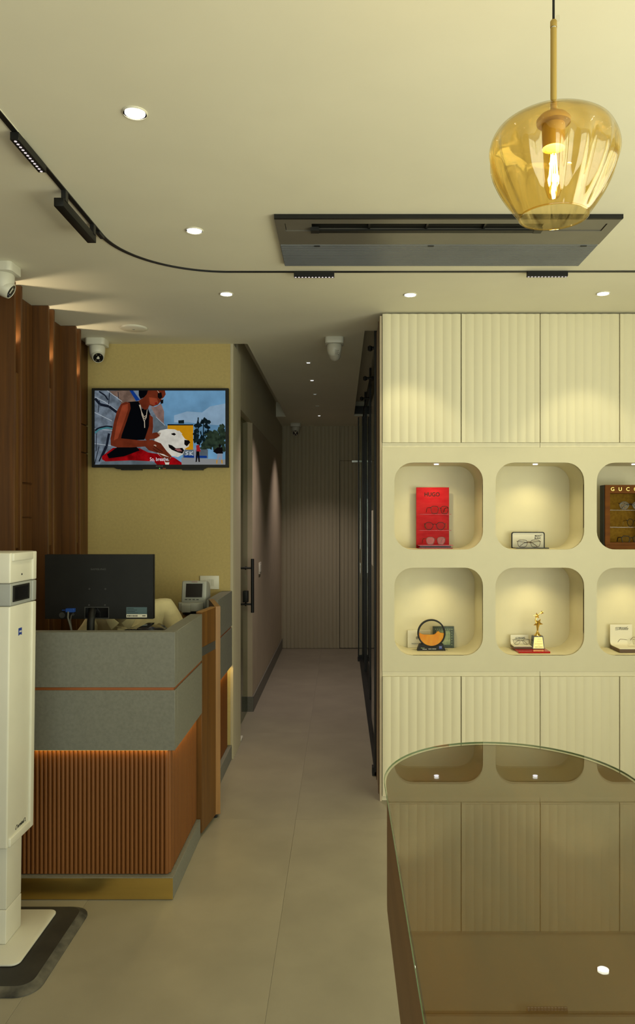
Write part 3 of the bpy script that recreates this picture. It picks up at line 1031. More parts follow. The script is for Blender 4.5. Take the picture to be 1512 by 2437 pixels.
# ------------------------------------------------------------------ reception desk
DY, DXR, DZT = 3.094, -.680, 1.095
DXL, DYE = -1.560, 3.700
dk = thing('reception_desk', (-1.1, 3.4, 0), 'grey stone reception desk with fluted timber base and brass plinth', 'desk')
RT_ = .058
box('front_panel', (DXL, DXR, DY, DY + RT_, .869, DZT), 'grey_stone', dk, bevel=.0012, seg=1)
box('front_panel', (DXL, DXR, DY, DY + RT_, .611, .857), 'grey_stone', dk, bevel=.0012, seg=1)
box('side_panel', (DXR - RT_, DXR, DY + RT_ + .0006, DYE, .869, DZT), 'grey_stone', dk, bevel=.0012, seg=1)
box('side_panel', (DXR - RT_, DXR, DY + RT_ + .0006, DYE, .611, .857), 'grey_stone', dk, bevel=.0012, seg=1)
g = MB().box(DXL, DXR - .006, DY + .006, DY + RT_ - .002, .857, .869)
g.box(DXR - RT_ + .002, DXR - .006, DY + RT_ - .002, DYE - .002, .857, .869)
g.build('reveal_strip', 'copper_strip', dk)
LY, LX = 3.128, -.714
g = MB().box(DXL, LX, LY, LY + .02, .088, .615)
g.box(LX - .02, LX, LY + .02, DYE, .088, .615)
g.build('base_board', 'wood_flute', dk)
# half-round flutes, each its own rod
fp, fr_ = .0178, .0088
rod = None
x = LX - fr_
n_f = 0
while x > DXL + .02:
    if rod is None:
        pts = [(fr_ * math.cos(math.radians(a)), -fr_ * math.sin(math.radians(a))) for a in range(0, 181, 20)]
        rod = MB().prism(pts, 'z', 0, .515).build('flute', 'wood_flute', dk, smooth=35, local=True)
        o = rod
    else:
        o = bpy.data.objects.new('flute', rod.data)
        COL.objects.link(o)
        o.parent = dk
    o.location = Vector((x, LY, .0945)) - Vector(ORG[dk.name])
    x -= fp
    n_f += 1
sf_ = MB()
y = LY + .012
while y < DYE - .008:
    sf_.prism([(LX + .0088 * math.sin(math.radians(a)), y - .0088 * math.cos(math.radians(a))) for a in range(0, 181, 30)], 'z', .0945, .6095)
    y += fp
sf_.build('side_flutes', 'wood_flute', dk, smooth=35)['kind'] = 'stuff'
g = MB().box(DXL, -.688, DY, LY + .03, 0.001, .091)
g.box(-.742, -.688, LY + .03, DYE, 0.001, .091)
g.build('plinth', 'grey_stone', dk, bevel=.001, seg=1)
box('brass_strip', (DXL, -.688, DY - .0018, DY - .0002, .003, .089), 'brass', dk)
g = MB().box(DXL + .02, DXR - .03, DY + .012, DY + .022, .6075, .6108)
g.build('led_strip', 'led_amber', dk)
lamp('led_glow', 'AREA', (-1.10, DY + .017, .606), 0.28, (1.0, .66, .18), dk, (0, 0, 0), size=.84, sy=.012)
lamp('led_glow', 'AREA', (DXR - .012, 3.42, .606), 0.35, (1.0, .66, .18), dk, (0, 0, PI / 2), size=.50, sy=.012)
box('worktop', (DXL, DXR - RT_ - .001, DY + RT_ + .001, DYE - .02, .72, .745), 'wood_mid', dk)
box('ledge', (DXL, DXR - RT_ - .001, DY + RT_ + .001, DY + RT_ + .27, 1.015, 1.032), 'wood_mid', dk)
box('ledge_support', (DXL, DXL + .018, DY + RT_ + .001, DY + RT_ + .27, .745, 1.015), 'wood_mid', dk)
box('side_wall', (DXR - RT_ - .02, DXR - RT_ - .001, DY + RT_ + .28, DYE - .02, .1, .72), 'wood_mid', dk)

# ------------------------------------------------------------------ bifold gate
gt = thing('bifold_gate', (-.67, 3.95, 0), 'half-open wooden bifold gate with a dark band, beside the reception desk', 'gate')


def board(name, p0, p1, th, z0, z1, m, parent, bevel=.001):
    p0, p1 = Vector(p0), Vector(p1)
    d = (p1 - p0).normalized()
    nn = Vector((d.y, -d.x))            # to the right of the travel direction
    q = [p0, p1, p1 - nn * th, p0 - nn * th]
    return MB().prism([tuple(v) for v in q], 'z', z0, z1).build(name, m, parent, bevel=bevel, seg=1)


lb = board('leaf', (-.684, 3.712), (-.6535, 3.945), .028, .018, .884, 'wood_mid', gt)
board('leaf', (-.684, 3.712), (-.6535, 3.945), .028, .928, 1.100, 'wood_mid', gt)
board('band', (-.685, 3.713), (-.6545, 3.944), .026, .8845, .9275, 'device_dark', gt, 0)
board('edge_cap', (-.684, 3.712), (-.6535, 3.945), .028, 1.1002, 1.104, 'wood_edge', gt, 0)
board('leaf', (-.6335, 3.962), (-.728, 4.325), .028, .018, 1.100, 'wood_mid', gt)
board('edge_cap', (-.6335, 3.962), (-.728, 4.325), .028, 1.1002, 1.104, 'wood_edge', gt, 0)
board('edge_cap', (-.6318, 3.9585), (-.6332, 3.9615), .031, .018, 1.104, 'wood_edge', gt, 0)
MB().lathe([(.008, 0.001), (.008, .018)], (-.655, 3.955, 0), 10).build('floor_roller', 'black_metal', gt)

# ------------------------------------------------------------------ side counter by the television wall
sc_ = thing('side_counter', (-.85, 4.64, 0), 'short grey stone counter with timber base against the ochre wall', 'counter')
SX0, SX1, SY0, SY1 = -.777, -.710, 4.365, WY - .003
box('side_panel', (SX0, SX1, SY0, SY1, .869, DZT), 'grey_stone', sc_, bevel=.0012, seg=1)
box('side_panel', (SX0, SX1, SY0, SY1, .611, .857), 'grey_stone', sc_, bevel=.0012, seg=1)
box('reveal_strip', (SX0 + .004, SX1 - .006, SY0 + .004, SY1, .857, .869), 'copper_strip', sc_)
box('front_panel', (SX0 - .06, SX0 - .001, SY0, SY0 + .05, .611, DZT - .10), 'grey_stone', sc_)
box('base_board', (SX0 - .01, -.742, SY0 + .02, SY1 - .03, .088, .615), 'wood_flute', sc_)
q = MB()
y = SY0 + .03
while y < SY1 - .04:
    q.prism([(-.742 + .0088 * math.sin(math.radians(a)), y - .0088 * math.cos(math.radians(a))) for a in range(0, 181, 30)], 'z', .0945, .6095)
    y += fp
q.build('side_flutes', 'wood_flute', sc_, smooth=35)['kind'] = 'stuff'
box('plinth', (SX0, -.712, SY0, SY1, .001, .091), 'grey_stone', sc_, bevel=.001, seg=1)
box('led_strip', (-.732, -.722, SY0 + .03, SY1 - .03, .6075, .6108), 'led_amber', sc_)
lamp('led_glow', 'AREA', (-.724, 4.68, .606), 0.35, (1.0, .70, .22), sc_, (0, 0, PI / 2), size=.46, sy=.012)
box('worktop', (-1.02, SX0 - .001, SY0 + .02, SY1, .975, .995), 'wood_mid', sc_)
box('cupboard', (-1.01, SX0 - .02, SY0 + .11, SY1, .001, .975), 'wood_mid', sc_)

# ------------------------------------------------------------------ monitor on the desk
MY = 3.50
mx0, mx1, mz0, mz1 = X(107, MY), X(364.5, MY), Z(1473, MY), Z(1320, MY)
mo = thing('computer_monitor', ((mx0 + mx1) / 2, MY, .745), 'black computer monitor seen from behind on the reception desk', 'monitor')
# back shell with a rectangular recess for the stand
rx0, rx1, rz0, rz1 = X(203, MY), X(258, MY), Z(1470.5, MY), Z(1446, MY)
sh = MB()
for b in ((mx0, rx0, mz0, mz1), (rx1, mx1, mz0, mz1), (rx0, rx1, rz1, mz1), (rx0, rx1, mz0, rz0)):
    sh.box(b[0], b[1], MY, MY + .022, b[2], b[3])
sh.build('back_shell', 'black_plastic', mo)
box('bezel', (mx0 - .001, mx1 + .001, MY + .0222, MY + .032, mz0 - .001, mz1 + .001), 'black_plastic', mo, bevel=.002)
rc = MB()
frame_loop(rc, [(rx0 - .003, rz0 - .003), (rx1 + .003, rz0 - .003), (rx1 + .003, rz1 + .003), (rx0 - .003, rz1 + .003)],
           [(rx0, rz0), (rx1, rz0), (rx1, rz1), (rx0, rz1)], MY - .0015, MY + .001)
rc.build('recess_rim', 'device_dark', mo)
box('recess_back', (rx0, rx1, MY + .018, MY + .0215, rz0, rz1), 'black_gloss', mo)
nk = MB().tube([(X(219, MY), MY + .012, Z(1452, MY)), (X(221, MY), MY - .018, Z(1462, MY)), (X(221, MY), MY - .028, Z(1480, MY)), (X(220, MY), MY - .03, .95), (X(220, MY), MY - .02, .76)],
               [.016, .017, .0175, .018, .020], 14)
nk.build('stand_neck', 'black_plastic', mo, smooth=50)
MB().lathe([(.11, .7455), (.11, .752), (.10, .757)], (X(220, MY), MY - .02, 0), 28).build('stand_base', 'black_plastic', mo, smooth=40)
for px, py in ((213, 1401.5), (251, 1401.5), (212, 1440), (250, 1440)):
    sk = MB().lathe([(.0038, 0), (.0038, .003), (.002, .003), (.002, .0005)], (X(px, MY), MY + .0008, Z(py, MY)), 12, M=Matrix.Rotation(PI / 2, 3, 'X'))
    sk.build('mount_hole', 'device_dark', mo)
stx0, stx1, stz0, stz1 = X(301, MY), X(350, MY), Z(1469.5, MY), Z(1445, MY)
zs_ = stz0 + (stz1 - stz0) * .32
box('sticker', (stx0, stx1, MY - .0006, MY - .0001, zs_, stz1), 'sticker_grey', mo)
bs = box('barcode_strip', (stx0, stx1, MY - .0006, MY - .0001, stz0, zs_), 'white_card', mo)
br = MB()
u = stx0 + .004
while u < stx0 + .050:
    w_ = random.choice((.001, .0016, .0024))
    br.box(u, u + w_, MY - .0009, MY - .0006, stz0 + .004, zs_ - .004)
    u += w_ + random.choice((.001, .0018))
br.box(stx1 - .022, stx1 - .006, MY - .0009, MY - .0006, stz0 + .006, stz0 + .0095)
for k in range(4):
    br.box(stx0 + .004, stx0 + .004 + (.03, .045, .036, .05)[k], MY - .0009, MY - .0006, stz1 - .007 - .007 * k, stz1 - .0055 - .007 * k)
br.build('print', 'dark_print', bs)
text('lettering', 'SAMSUNG', .0125, 'device_dark', mo, (X(234, MY), MY - .0004, Z(1355, MY)), sx=1.25)
pg = MB().box(X(160, MY), X(180, MY), MY - .022, MY + .002, Z(1456, MY), Z(1447, MY))
pg.box(X(156, MY), X(160, MY), MY - .018, MY - .006, Z(1453, MY), Z(1450, MY))
pg.box(X(150, MY), X(156, MY), MY - .016, MY - .009, Z(1452.5, MY), Z(1450.5, MY))
pl = pg.build('video_plug', 'blue_plug', mo, bevel=.001, seg=1)
MB().tube([(X(166, MY), MY - .02, Z(1455, MY)), (X(168, MY), MY - .035, Z(1468, MY)), (X(174, MY), MY - .04, Z(1485, MY)), (X(181, MY), MY - .05, Z(1505, MY)), (X(184, MY), MY - .05, .93)], .0042, 8).build('cable', 'cable_grey', pl, smooth=60)
MB().tube([(X(172, MY), MY - .012, Z(1463, MY)), (X(173, MY), MY - .03, Z(1475, MY)), (X(180, MY), MY - .045, Z(1500, MY)), (X(182, MY), MY - .05, .93)], .0025, 8).build('cable', 'device_dark', pl, smooth=60)
for px, py, r_ in ((148, 1464, .0135), (174, 1462, .006)):
    MB().lathe([(r_, 0), (r_, .0035), (r_ * .55, .0035), (r_ * .55, .001)], (X(px, MY), MY + .0005, Z(py, MY)), 18, M=Matrix.Rotation(PI / 2, 3, 'X')).build('socket', 'device_dark', mo, smooth=40)

# dark object behind the monitor at the timber wall, phone on the ledge
ph = thing('desk_phone', (X(336, 3.30), 3.30, 1.032), 'black desk telephone on the ledge behind the desk front, below the monitor', 'telephone')
k_ = 3.30
MB().prism([(3.22, 1.032), (3.39, 1.032), (3.39, 1.066), (3.22, 1.050)], 'x', X(286, k_), X(380, k_)).build('base', 'black_plastic', ph, bevel=.004)
MB().prism([(X(334, k_), 1.05), (X(334, k_), 1.086), (X(337, k_), 1.0935), (X(352, k_), 1.094), (X(366, k_), 1.092), (X(378, k_), 1.083), (X(386, k_), 1.068), (X(387, k_), 1.05)], 'y', 3.24, 3.40).build('handset', 'black_gloss', ph, bevel=.003)
bt = MB()
for i in range(5):
    for j in range(3):
        bt.box(X(292, k_) + i * .015, X(292, k_) + i * .015 + .010, 3.26 + .035 * j, 3.285 + .035 * j, 1.054 + .0035 * j, 1.064 + .0035 * j)
bt.build('keypad', 'black_plastic', ph)

# ------------------------------------------------------------------ seated person behind the monitor
PO = (-1.10, 4.04, 0.0)
pe = thing('person', PO, 'person in a pale khaki shirt seated bent behind the monitor', 'person', local=True)


def skin_mesh(name, V, E, m, parent, sub=2):
    me = bpy.data.meshes.new(name)
    me.from_pydata([v[:3] for v in V], E, [])
    me.materials.append(MATS[m])
    o = bpy.data.objects.new(name, me)
    COL.objects.link(o)
    o.parent = parent
    md = o.modifiers.new('skin', 'SKIN')
    md.use_smooth_shade = True
    sv = me.skin_vertices[0].data if me.skin_vertices else None
    if sv is None:
        bm = bmesh.new()
        bm.from_mesh(me)
        bm.verts.layers.skin.verify()
        bm.to_mesh(me)
        bm.free()
        sv = me.skin_vertices[0].data
    for i, v in enumerate(V):
        r = v[3]
        sv[i].radius = r if isinstance(r, tuple) else (r, r)
    sv[0].use_root = True
    sb = o.modifiers.new('subdivision', 'SUBSURF')
    sb.levels = sub
    sb.render_levels = sub
    return o


# body (hips forward): index layout listed for the edges
BV = [(0, .10, .52, (.13, .10)), (0, .10, .68, (.10, .08)), (0.01, .06, .86, (.10, .07)), (.0, .01, .98, (.10, .06)), (-.03, -.06, 1.05, .045),
      (-.035, -.115, 1.10, .052), (-.04, -.15, 1.145, (.066, .075)), (-.04, -.165, 1.21, (.075, .09)), (-.04, -.15, 1.27, (.06, .075)),
      (.165, .0, 1.06, .050), (.255, -.05, .90, .042), (.265, -.14, .80, .042), (.19, -.30, .785, .034), (.155, -.375, .775, (.036, .016)),
      (-.19, .0, 1.025, .048), (-.27, -.05, .89, .042), (-.275, -.14, .80, .042), (-.19, -.29, .785, .034), (-.155, -.365, .775, (.036, .016)),
      (.09, .02, .50, .085), (.10, -.34, .50, .065), (.10, -.36, .25, .05), (.10, -.36, .07, .042), (.10, -.46, .045, .035),
      (-.09, .02, .50, .085), (-.10, -.34, .50, .065), (-.10, -.36, .25, .05), (-.10, -.36, .07, .042), (-.10, -.46, .045, .035)]
BE = [(0, 1), (1, 2), (2, 3), (3, 4), (4, 5), (5, 6), (6, 7), (7, 8), (3, 9), (9, 10), (10, 11), (11, 12), (12, 13), (3, 14), (14, 15), (15, 16), (16, 17), (17, 18),
      (0, 19), (19, 20), (20, 21), (21, 22), (22, 23), (0, 24), (24, 25), (25, 26), (26, 27), (27, 28)]
for hand, sx in ((13, 1), (18, -1)):
    hx, hy_, hz = BV[hand][:3]
    for k, (dx, ln) in enumerate(((-.027, .060), (-.009, .070), (.009, .066), (.026, .052))):
        i = len(BV)
        BV.append((hx + dx - .01 * sx, hy_ - .035, hz + .002, .0085))
        BV.append((hx + dx - .012 * sx, hy_ - .035 - ln * .55, hz - .004, .0078))
        BV.append((hx + dx - .012 * sx, hy_ - .035 - ln, hz - .016, .0068))
        BE += [(hand, i), (i, i + 1), (i + 1, i + 2)]
    i = len(BV)
    BV.append((hx - .035 * sx, hy_ - .005, hz - .004, .0098))
    BV.append((hx - .052 * sx, hy_ - .045, hz - .012, .0085))
    BE += [(hand, i), (i, i + 1)]
body = skin_mesh('body', BV, BE, 'skin', pe, 1)
# shirt: slightly larger shell from hips to elbows
SV = [(0, .10, .56, (.165, .135)), (0, .10, .70, (.155, .13)), (0.01, .05, .86, (.175, .135)), (.0, -.015, .985, (.175, .12)), (-.02, -.05, 1.035, (.10, .08)), (-.03, -.075, 1.055, (.072, .066)),
      (.165, .0, 1.062, .086), (.235, -.035, .955, .070), (.262, -.06, .88, .064), (.268, -.14, .805, .056), (.215, -.25, .79, .046),
      (-.19, .0, 1.025, .084), (-.245, -.035, .935, .070), (-.272, -.06, .87, .064), (-.278, -.14, .805, .056), (-.215, -.25, .79, .046)]
SE = [(0, 1), (1, 2), (2, 3), (3, 4), (4, 5), (3, 6), (6, 7), (7, 8), (8, 9), (9, 10), (3, 11), (11, 12), (12, 13), (13, 14), (14, 15)]
shirt = skin_mesh('shirt', SV, SE, 'shirt', pe, 2)
tx = bpy.data.textures.new('cloth_folds', 'CLOUDS')
tx.noise_scale = .07
dm = shirt.modifiers.new('folds', 'DISPLACE')
dm.texture = tx
dm.strength = .022
dm.mid_level = .5
cl = MB()
for s_ in (-1, 1):
    cl.prism([(-.03 + s_ * .006, 1.028), (-.03 + s_ * .055, 1.066), (-.03 + s_ * .080, 1.050), (-.03 + s_ * .045, .992)], 'y', -.172, -.164)
cl.build('collar', 'shirt', shirt, bevel=.002, local=True)
box('placket', (-.046, -.014, -.168, -.163, .86, 1.0), 'shirt', shirt, bevel=.002)
TV_ = [(0, .10, .50, (.168, .135)), (.09, .02, .50, .098), (.10, -.34, .50, .08), (.10, -.36, .25, .066), (.10, -.36, .10, .06),
       (-.09, .02, .50, .098), (-.10, -.34, .50, .08), (-.10, -.36, .25, .066), (-.10, -.36, .10, .06)]
skin_mesh('trousers', TV_, [(0, 1), (1, 2), (2, 3), (3, 4), (0, 5), (5, 6), (6, 7), (7, 8)], 'trousers', pe, 2)
HV = [(-.04, -.10, 1.20, (.072, .075)), (-.04, -.13, 1.27, (.080, .086)), (-.04, -.16, 1.305, (.06, .06))]
skin_mesh('hair', HV, [(0, 1), (1, 2)], 'hair', pe, 2)
for s_ in (-1, 1):
    MB().lathe([(.001, -.010), (.007, -.007), (.010, 0), (.007, .007), (.001, .010)], (-.04 + s_ * .032, -.238, 1.205), 12).build('eye', 'white_card', body, smooth=80, local=True)
    MB().lathe([(.001, -.030), (.012, -.02), (.015, 0), (.012, .022), (.001, .030)], (-.04 + s_ * .080, -.15, 1.195), 10).build('ear', 'skin', body, smooth=80, local=True)
MB().prism([(-.236, 1.215), (-.262, 1.170), (-.240, 1.160), (-.22, 1.19)], 'x', -.053, -.027).build('nose', 'skin', body, bevel=.006, local=True)
box('mouth', (-.062, -.018, -.232, -.222, 1.134, 1.142), 'red_print', body, bevel=.003)
ch = thing('office_chair', (-1.10, 4.16, 0), 'black swivel chair under the person behind the desk', 'chair')
MB().prism(rrect(-1.33, -.87, 3.91, 4.38, .08), 'z', .27, .33).build('seat', 'black_plastic', ch, bevel=.012)
MB().prism(rrect(-1.31, -.89, .50, .88, .07), 'y', 4.395, 4.43).build('backrest', 'black_plastic', ch, bevel=.01)
box('back_stem', (-1.13, -1.07, 4.375, 4.395, .29, .55), 'black_metal', ch)
MB().lathe([(.03, .06), (.03, .27)], (-1.10, 4.16, 0), 14).build('gas_column', 'black_metal', ch, smooth=40)
for k in range(5):
    a = 2 * PI * k / 5
    lg = MB().tube([(-1.10, 4.16, .085), (-1.10 + .24 * math.cos(a), 4.16 + .24 * math.sin(a), .065)], .018, 8).build('leg', 'black_metal', ch, smooth=40)
    MB().lathe([(.024, -.012), (.024, .012)], (-1.10 + .24 * math.cos(a), 4.16 + .24 * math.sin(a), .026), 12, M=Matrix.Rotation(PI / 2, 3, 'Y')).build('castor', 'black_plastic', lg, smooth=40)

# ------------------------------------------------------------------ lens measuring instrument on the side counter
IY = 4.44
it = thing('lens_meter', (X(462, IY), IY + .08, .995), 'grey optical instrument with a small dark screen on the side counter', 'instrument')


def IX(u):
    return X(415 + u / 10.08, IY)


def IZ(v):
    return Z(1360 + v / 10.08, IY)


box('foot', (IX(150), IX(700), IY + .05, IY + .20, .9955, IZ(1010)), 'device_dark', it, bevel=.004)
box('pillar', (IX(230), IX(640), IY + .045, IY + .18, IZ(1010) - .001, IZ(960)), 'black_plastic', it)
# tilted screen head: side profile swept across the width
hp = [(IY + .004, IZ(700)), (IY + .030, IZ(250)), (IY + .045, IZ(235)), (IY + .10, IZ(260)), (IY + .14, IZ(340)), (IY + .165, IZ(500)), (IY + .17, IZ(660)), (IY + .10, IZ(900)), (IY + .05, IZ(960)), (IY + .02, IZ(900))]
MB().prism(hp, 'x', IX(160), IX(755)).build('head', 'device_grey', it, bevel=.008, seg=3)
MB().prism([(IX(85), IY + .03), (IX(85), IY + .005), (IX(130), IY - .028), (IX(250), IY - .040), (IX(440), IY - .042), (IX(600), IY - .034), (IX(700), IY - .010), (IX(720), IY + .03)], 'z', IZ(945), IZ(740)).build(
    'chin', 'device_grey', it, bevel=.006, seg=3)
MB().prism([(IY - .047, IZ(965)), (IY - .047, IZ(790)), (IY - .036, IZ(745)), (IY + .0, IZ(735)), (IY + .0, IZ(965))], 'x', IX(208), IX(425)).build('lens_clamp', 'device_grey', it, bevel=.004)
sl = .026 / (IZ(250) - IZ(700))


def sy(v, off):
    return IY + .004 + sl * (IZ(v) - IZ(700)) - off


for nm, (u0, u1, v0, v1), off, m_ in (('screen_rim', (240, 690, 280, 640), .0015, 'grey_plastic'), ('screen', (265, 660, 300, 622), .0030, 'black_gloss')):
    MB().add([(IX(u0), sy(v1, off), IZ(v1)), (IX(u1), sy(v1, off), IZ(v1)), (IX(u1), sy(v0, off), IZ(v0)), (IX(u0), sy(v0, off), IZ(v0)),
              (IX(u0), sy(v1, -.004), IZ(v1)), (IX(u1), sy(v1, -.004), IZ(v1)), (IX(u1), sy(v0, -.004), IZ(v0)), (IX(u0), sy(v0, -.004), IZ(v0))],
             [(0, 1, 2, 3), (4, 7, 6, 5), (0, 4, 5, 1), (1, 5, 6, 2), (2, 6, 7, 3), (3, 7, 4, 0)]).build(nm, m_, it)
for k in range(4):
    u = 250 + 92 * k
    box('button', (IX(u), IX(u + 58), sy(675, .003), sy(675, -.004), IZ(684), IZ(666)), 'device_dark', it)
rp = MB()
for k in range(6):
    rp.box(IX(395 + 24 * k), IX(413 + 24 * k), sy(262, .0025), sy(262, -.002), IZ(263), IZ(256))
rp.build('red_print', 'red_print', it)

# ------------------------------------------------------------------ wall switches
sw = thing('switch_plate', (X(498, WY), WY, Z(1402, WY)), 'white four-gang switch plate on the ochre wall under the television', 'switch plate')
wx0, wx1, wz0, wz1 = X(476.8, WY), X(521.9, WY), Z(1402, WY), Z(1370, WY)
box('plate', (wx0, wx1, WY - .010, WY - .0005, wz0, wz1), 'white_paint', sw, bevel=.002)
ux0, ux1 = X(487, WY), X(511, WY)
for k in range(4):
    w_ = (ux1 - ux0) / 4
    box('rocker', (ux0 + k * w_ + .0008, ux0 + (k + 1) * w_ - .0008, WY - .0125, WY - .009, Z(1394.5, WY), Z(1378.5, WY)), 'white_plastic', sw, bevel=.0006, seg=1)
s2 = thing('switch_plate', (-.722, 6.72, 1.09), 'small pale switch on the corridor wall beyond the glass door', 'switch plate')
box('plate', (-.7215, -.712, 6.62, 6.76, Z(1365, 6.7), Z(1338, 6.7)), 'white_paint', s2, bevel=.002)
box('rocker', (-.7125, -.709, 6.65, 6.73, Z(1360, 6.7), Z(1343, 6.7)), 'white_plastic', s2)

# ------------------------------------------------------------------ television
TY_ = 4.862
tv = thing('television', (X(381, TY_), WY, Z(1112, TY_)), 'wall-mounted black television showing a woman with a white dog', 'television')


def TXx(u):
    return X(200 + u / 4.2, TY_)


def TZz(v):
    return Z(910 + v / 4.2, TY_)


bx0, bx1, bz0, bz1 = TXx(80), TXx(1445), TZz(850), TZz(60)
px0, px1, pz0, pz1 = TXx(106), TXx(1415), TZz(823), TZz(82)
fr = MB()
frame_loop(fr, [(bx0, bz0), (bx1, bz0), (bx1, bz1), (bx0, bz1)], [(px0, pz0), (px1, pz0), (px1, pz1), (px0, pz1)], TY_ - .006, TY_ + .03)
fr.build('bezel', 'black_plastic', tv)
box('housing', (bx0 + .03, bx1 - .03, TY_ + .0302, WY - .004, bz0 + .03, bz1 - .05), 'black_plastic', tv, bevel=.004)
MB().prism([(TXx(295), TZz(850)), (TXx(330), TZz(866)), (TXx(1195), TZz(866)), (TXx(1230), TZz(850))], 'y', TY_ - .004, TY_ + .03).build('lower_bar', 'black_plastic', tv)
for a, b in ((370, 575), (980, 1190)):
    box('speaker_foot', (TXx(a), TXx(b), TY_ - .002, TY_ + .03, TZz(877), TZz(866)), 'black_metal', tv)
text('lettering', 'SONY', .0135, 'screw_metal', tv, (TXx(757), TY_ - .0064, TZz(839)), sx=1.35)
box('status_light', (TXx(754), TXx(762), TY_ - .0065, TY_ - .004, TZz(863), TZz(857)), 'status_led', tv)
box('infrared_window', (TXx(790), TXx(820), TY_ - .0065, TY_ - .004, TZz(866), TZz(857)), 'copper_strip', tv)
scr = box('screen', (px0, px1, TY_ + .002, TY_ + .006, pz0, pz1), 'black_gloss', tv)

PAL = {}


def pal(name, r, g, b, var=0.0, sc=30.0):
    m = emit('screen_' + name, rgb(r, g, b), 0.62)
    if var:
        nt = m.node_tree
        e = [n for n in nt.nodes if n.type == 'EMISSION'][0]
        tc = nt.nodes.new('ShaderNodeTexCoord')
        n = nt.nodes.new('ShaderNodeTexNoise')
        n.inputs['Scale'].default_value = sc
        n.inputs['Detail'].default_value = 5
        nt.links.new(tc.outputs['Object'], n.inputs['Vector'])
        r_ = nt.nodes.new('ShaderNodeValToRGB')
        r_.color_ramp.elements[0].position = .35
        r_.color_ramp.elements[1].position = .65
        c_ = rgb(r, g, b)
        r_.color_ramp.elements[0].color = tuple(x * (1 - var) for x in c_[:3]) + (1,)
        r_.color_ramp.elements[1].color = tuple(min(1, x * (1 + var)) for x in c_[:3]) + (1,)
        nt.links.new(n.outputs['Fac'], r_.inputs[0])
        nt.links.new(r_.outputs[0], e.inputs[0])
    PAL[name] = len(PAL)
    return m


pm = [pal('sky', 112, 160, 196, .25, 5), pal('cloud', 150, 180, 205, .15, 8), pal('wall', 112, 124, 136, .35, 25), pal('mortar', 196, 204, 210), pal('brick', 128, 104, 90, .3, 20),
      pal('paint', 26, 32, 44), pal('teal', 70, 132, 140), pal('blue', 20, 60, 140), pal('yellow', 214, 150, 20, .05), pal('tree', 20, 34, 38, .5, 40), pal('bush', 44, 58, 44, .5, 40),
      pal('ground', 150, 152, 152), pal('skin', 112, 46, 26, .25, 12), pal('skin_lit', 150, 66, 40, .2, 12), pal('black', 8, 9, 13), pal('red', 150, 10, 16, .45, 18),
      pal('dog', 226, 222, 208, .12, 22), pal('dog_shade', 170, 150, 130, .1), pal('dark', 18, 14, 14), pal('tongue', 150, 90, 90), pal('white', 235, 240, 245), pal('silver', 205, 190, 165),
      pal('far_building', 140, 112, 104, .3, 20), pal('redshirt', 170, 40, 44), pal('pants', 150, 156, 170), pal('concrete', 100, 112, 120, .2, 20)]
pic = MB()
layer = [0]


def shape(col, pts):
    layer[0] += 1
    y = TY_ + .002 - .00003 * layer[0]
    pic.poly([(TXx(u), y, TZz(v)) for u, v in pts], PAL[col])


def line(col, pts, w):
    for (u0, v0), (u1, v1) in zip(pts[:-1], pts[1:]):
        dx, dy = u1 - u0, v1 - v0
        L = math.hypot(dx, dy) or 1
        nx, ny = -dy / L * w / 2, dx / L * w / 2
        shape(col, [(u0 + nx, v0 + ny), (u1 + nx, v1 + ny), (u1 - nx, v1 - ny), (u0 - nx, v0 - ny)])


def blob(col, cx, cy, rx, ry, n=26, rough=.12):
    shape(col, [(cx + rx * math.cos(2 * PI * k / n) * (1 + rough * random.uniform(-1, 1)), cy + ry * math.sin(2 * PI * k / n) * (1 + rough * random.uniform(-1, 1))) for k in range(n)])


shape('sky', [(106, 82), (1415, 82), (1415, 823), (106, 823)])
shape('cloud', [(900, 330), (1030, 290), (1180, 300), (1260, 240), (1415, 210), (1415, 430), (1200, 420), (1050, 400), (900, 400)])
shape('wall', [(106, 82), (640, 82), (720, 300), (800, 430), (840, 470), (840, 600), (640, 823), (106, 823)])
shape('brick', [(330, 82), (470, 82), (520, 200), (440, 195), (390, 240), (345, 160)])
shape('brick', [(250, 84), (330, 84), (345, 150), (300, 130)])
shape('blue', [(455, 82), (490, 82), (560, 175), (520, 185)])
shape('far_building', [(670, 250), (720, 240), (770, 210), (800, 290), (798, 420), (720, 340)])
shape('concrete', [(690, 320), (830, 440), (835, 480), (700, 520)])
for a in ([(106, 145), (200, 190), (330, 280)], [(230, 82), (380, 190)], [(106, 300), (280, 385)], [(106, 465), (290, 480)], [(106, 612), (270, 632)]):
    line('mortar', a, 5)
for a in ([(255, 100), (245, 220)], [(155, 180), (140, 300)], [(340, 95), (345, 160)], [(125, 510), (120, 690)], [(150, 640), (105, 820)]):
    line('paint', a, 7)
line('paint', [(110, 160), (160, 220), (250, 240), (330, 300)], 26)
line('paint', [(150, 90), (210, 130), (240, 175)], 14)
line('paint', [(110, 480), (150, 455), (220, 440), (285, 445)], 18)
line('teal', [(110, 505), (150, 470), (230, 452), (285, 462)], 16)
line('paint', [(250, 510), (225, 640), (180, 740)], 24)
line('paint', [(215, 640), (150, 790)], 14)
line('mortar', [(720, 345), (810, 430)], 4)
shape('yellow', [(835, 420), (1092, 424), (1092, 680), (835, 650)])
shape('dark', [(835, 418), (1092, 420), (1092, 430), (835, 430)])
shape('tree', [(942, 380), (1000, 376), (1000, 412), (945, 412)])
for _ in range(34):
    a = random.uniform(0, 1)
    blob('tree', 1095 + random.uniform(0, 150), 380 + 220 * a + random.uniform(-20, 20), random.uniform(8, 26), random.uniform(14, 36), 10, .5)
line('tree', [(1140, 600), (1142, 350)], 12)
line('tree', [(1190, 600), (1198, 380)], 10)
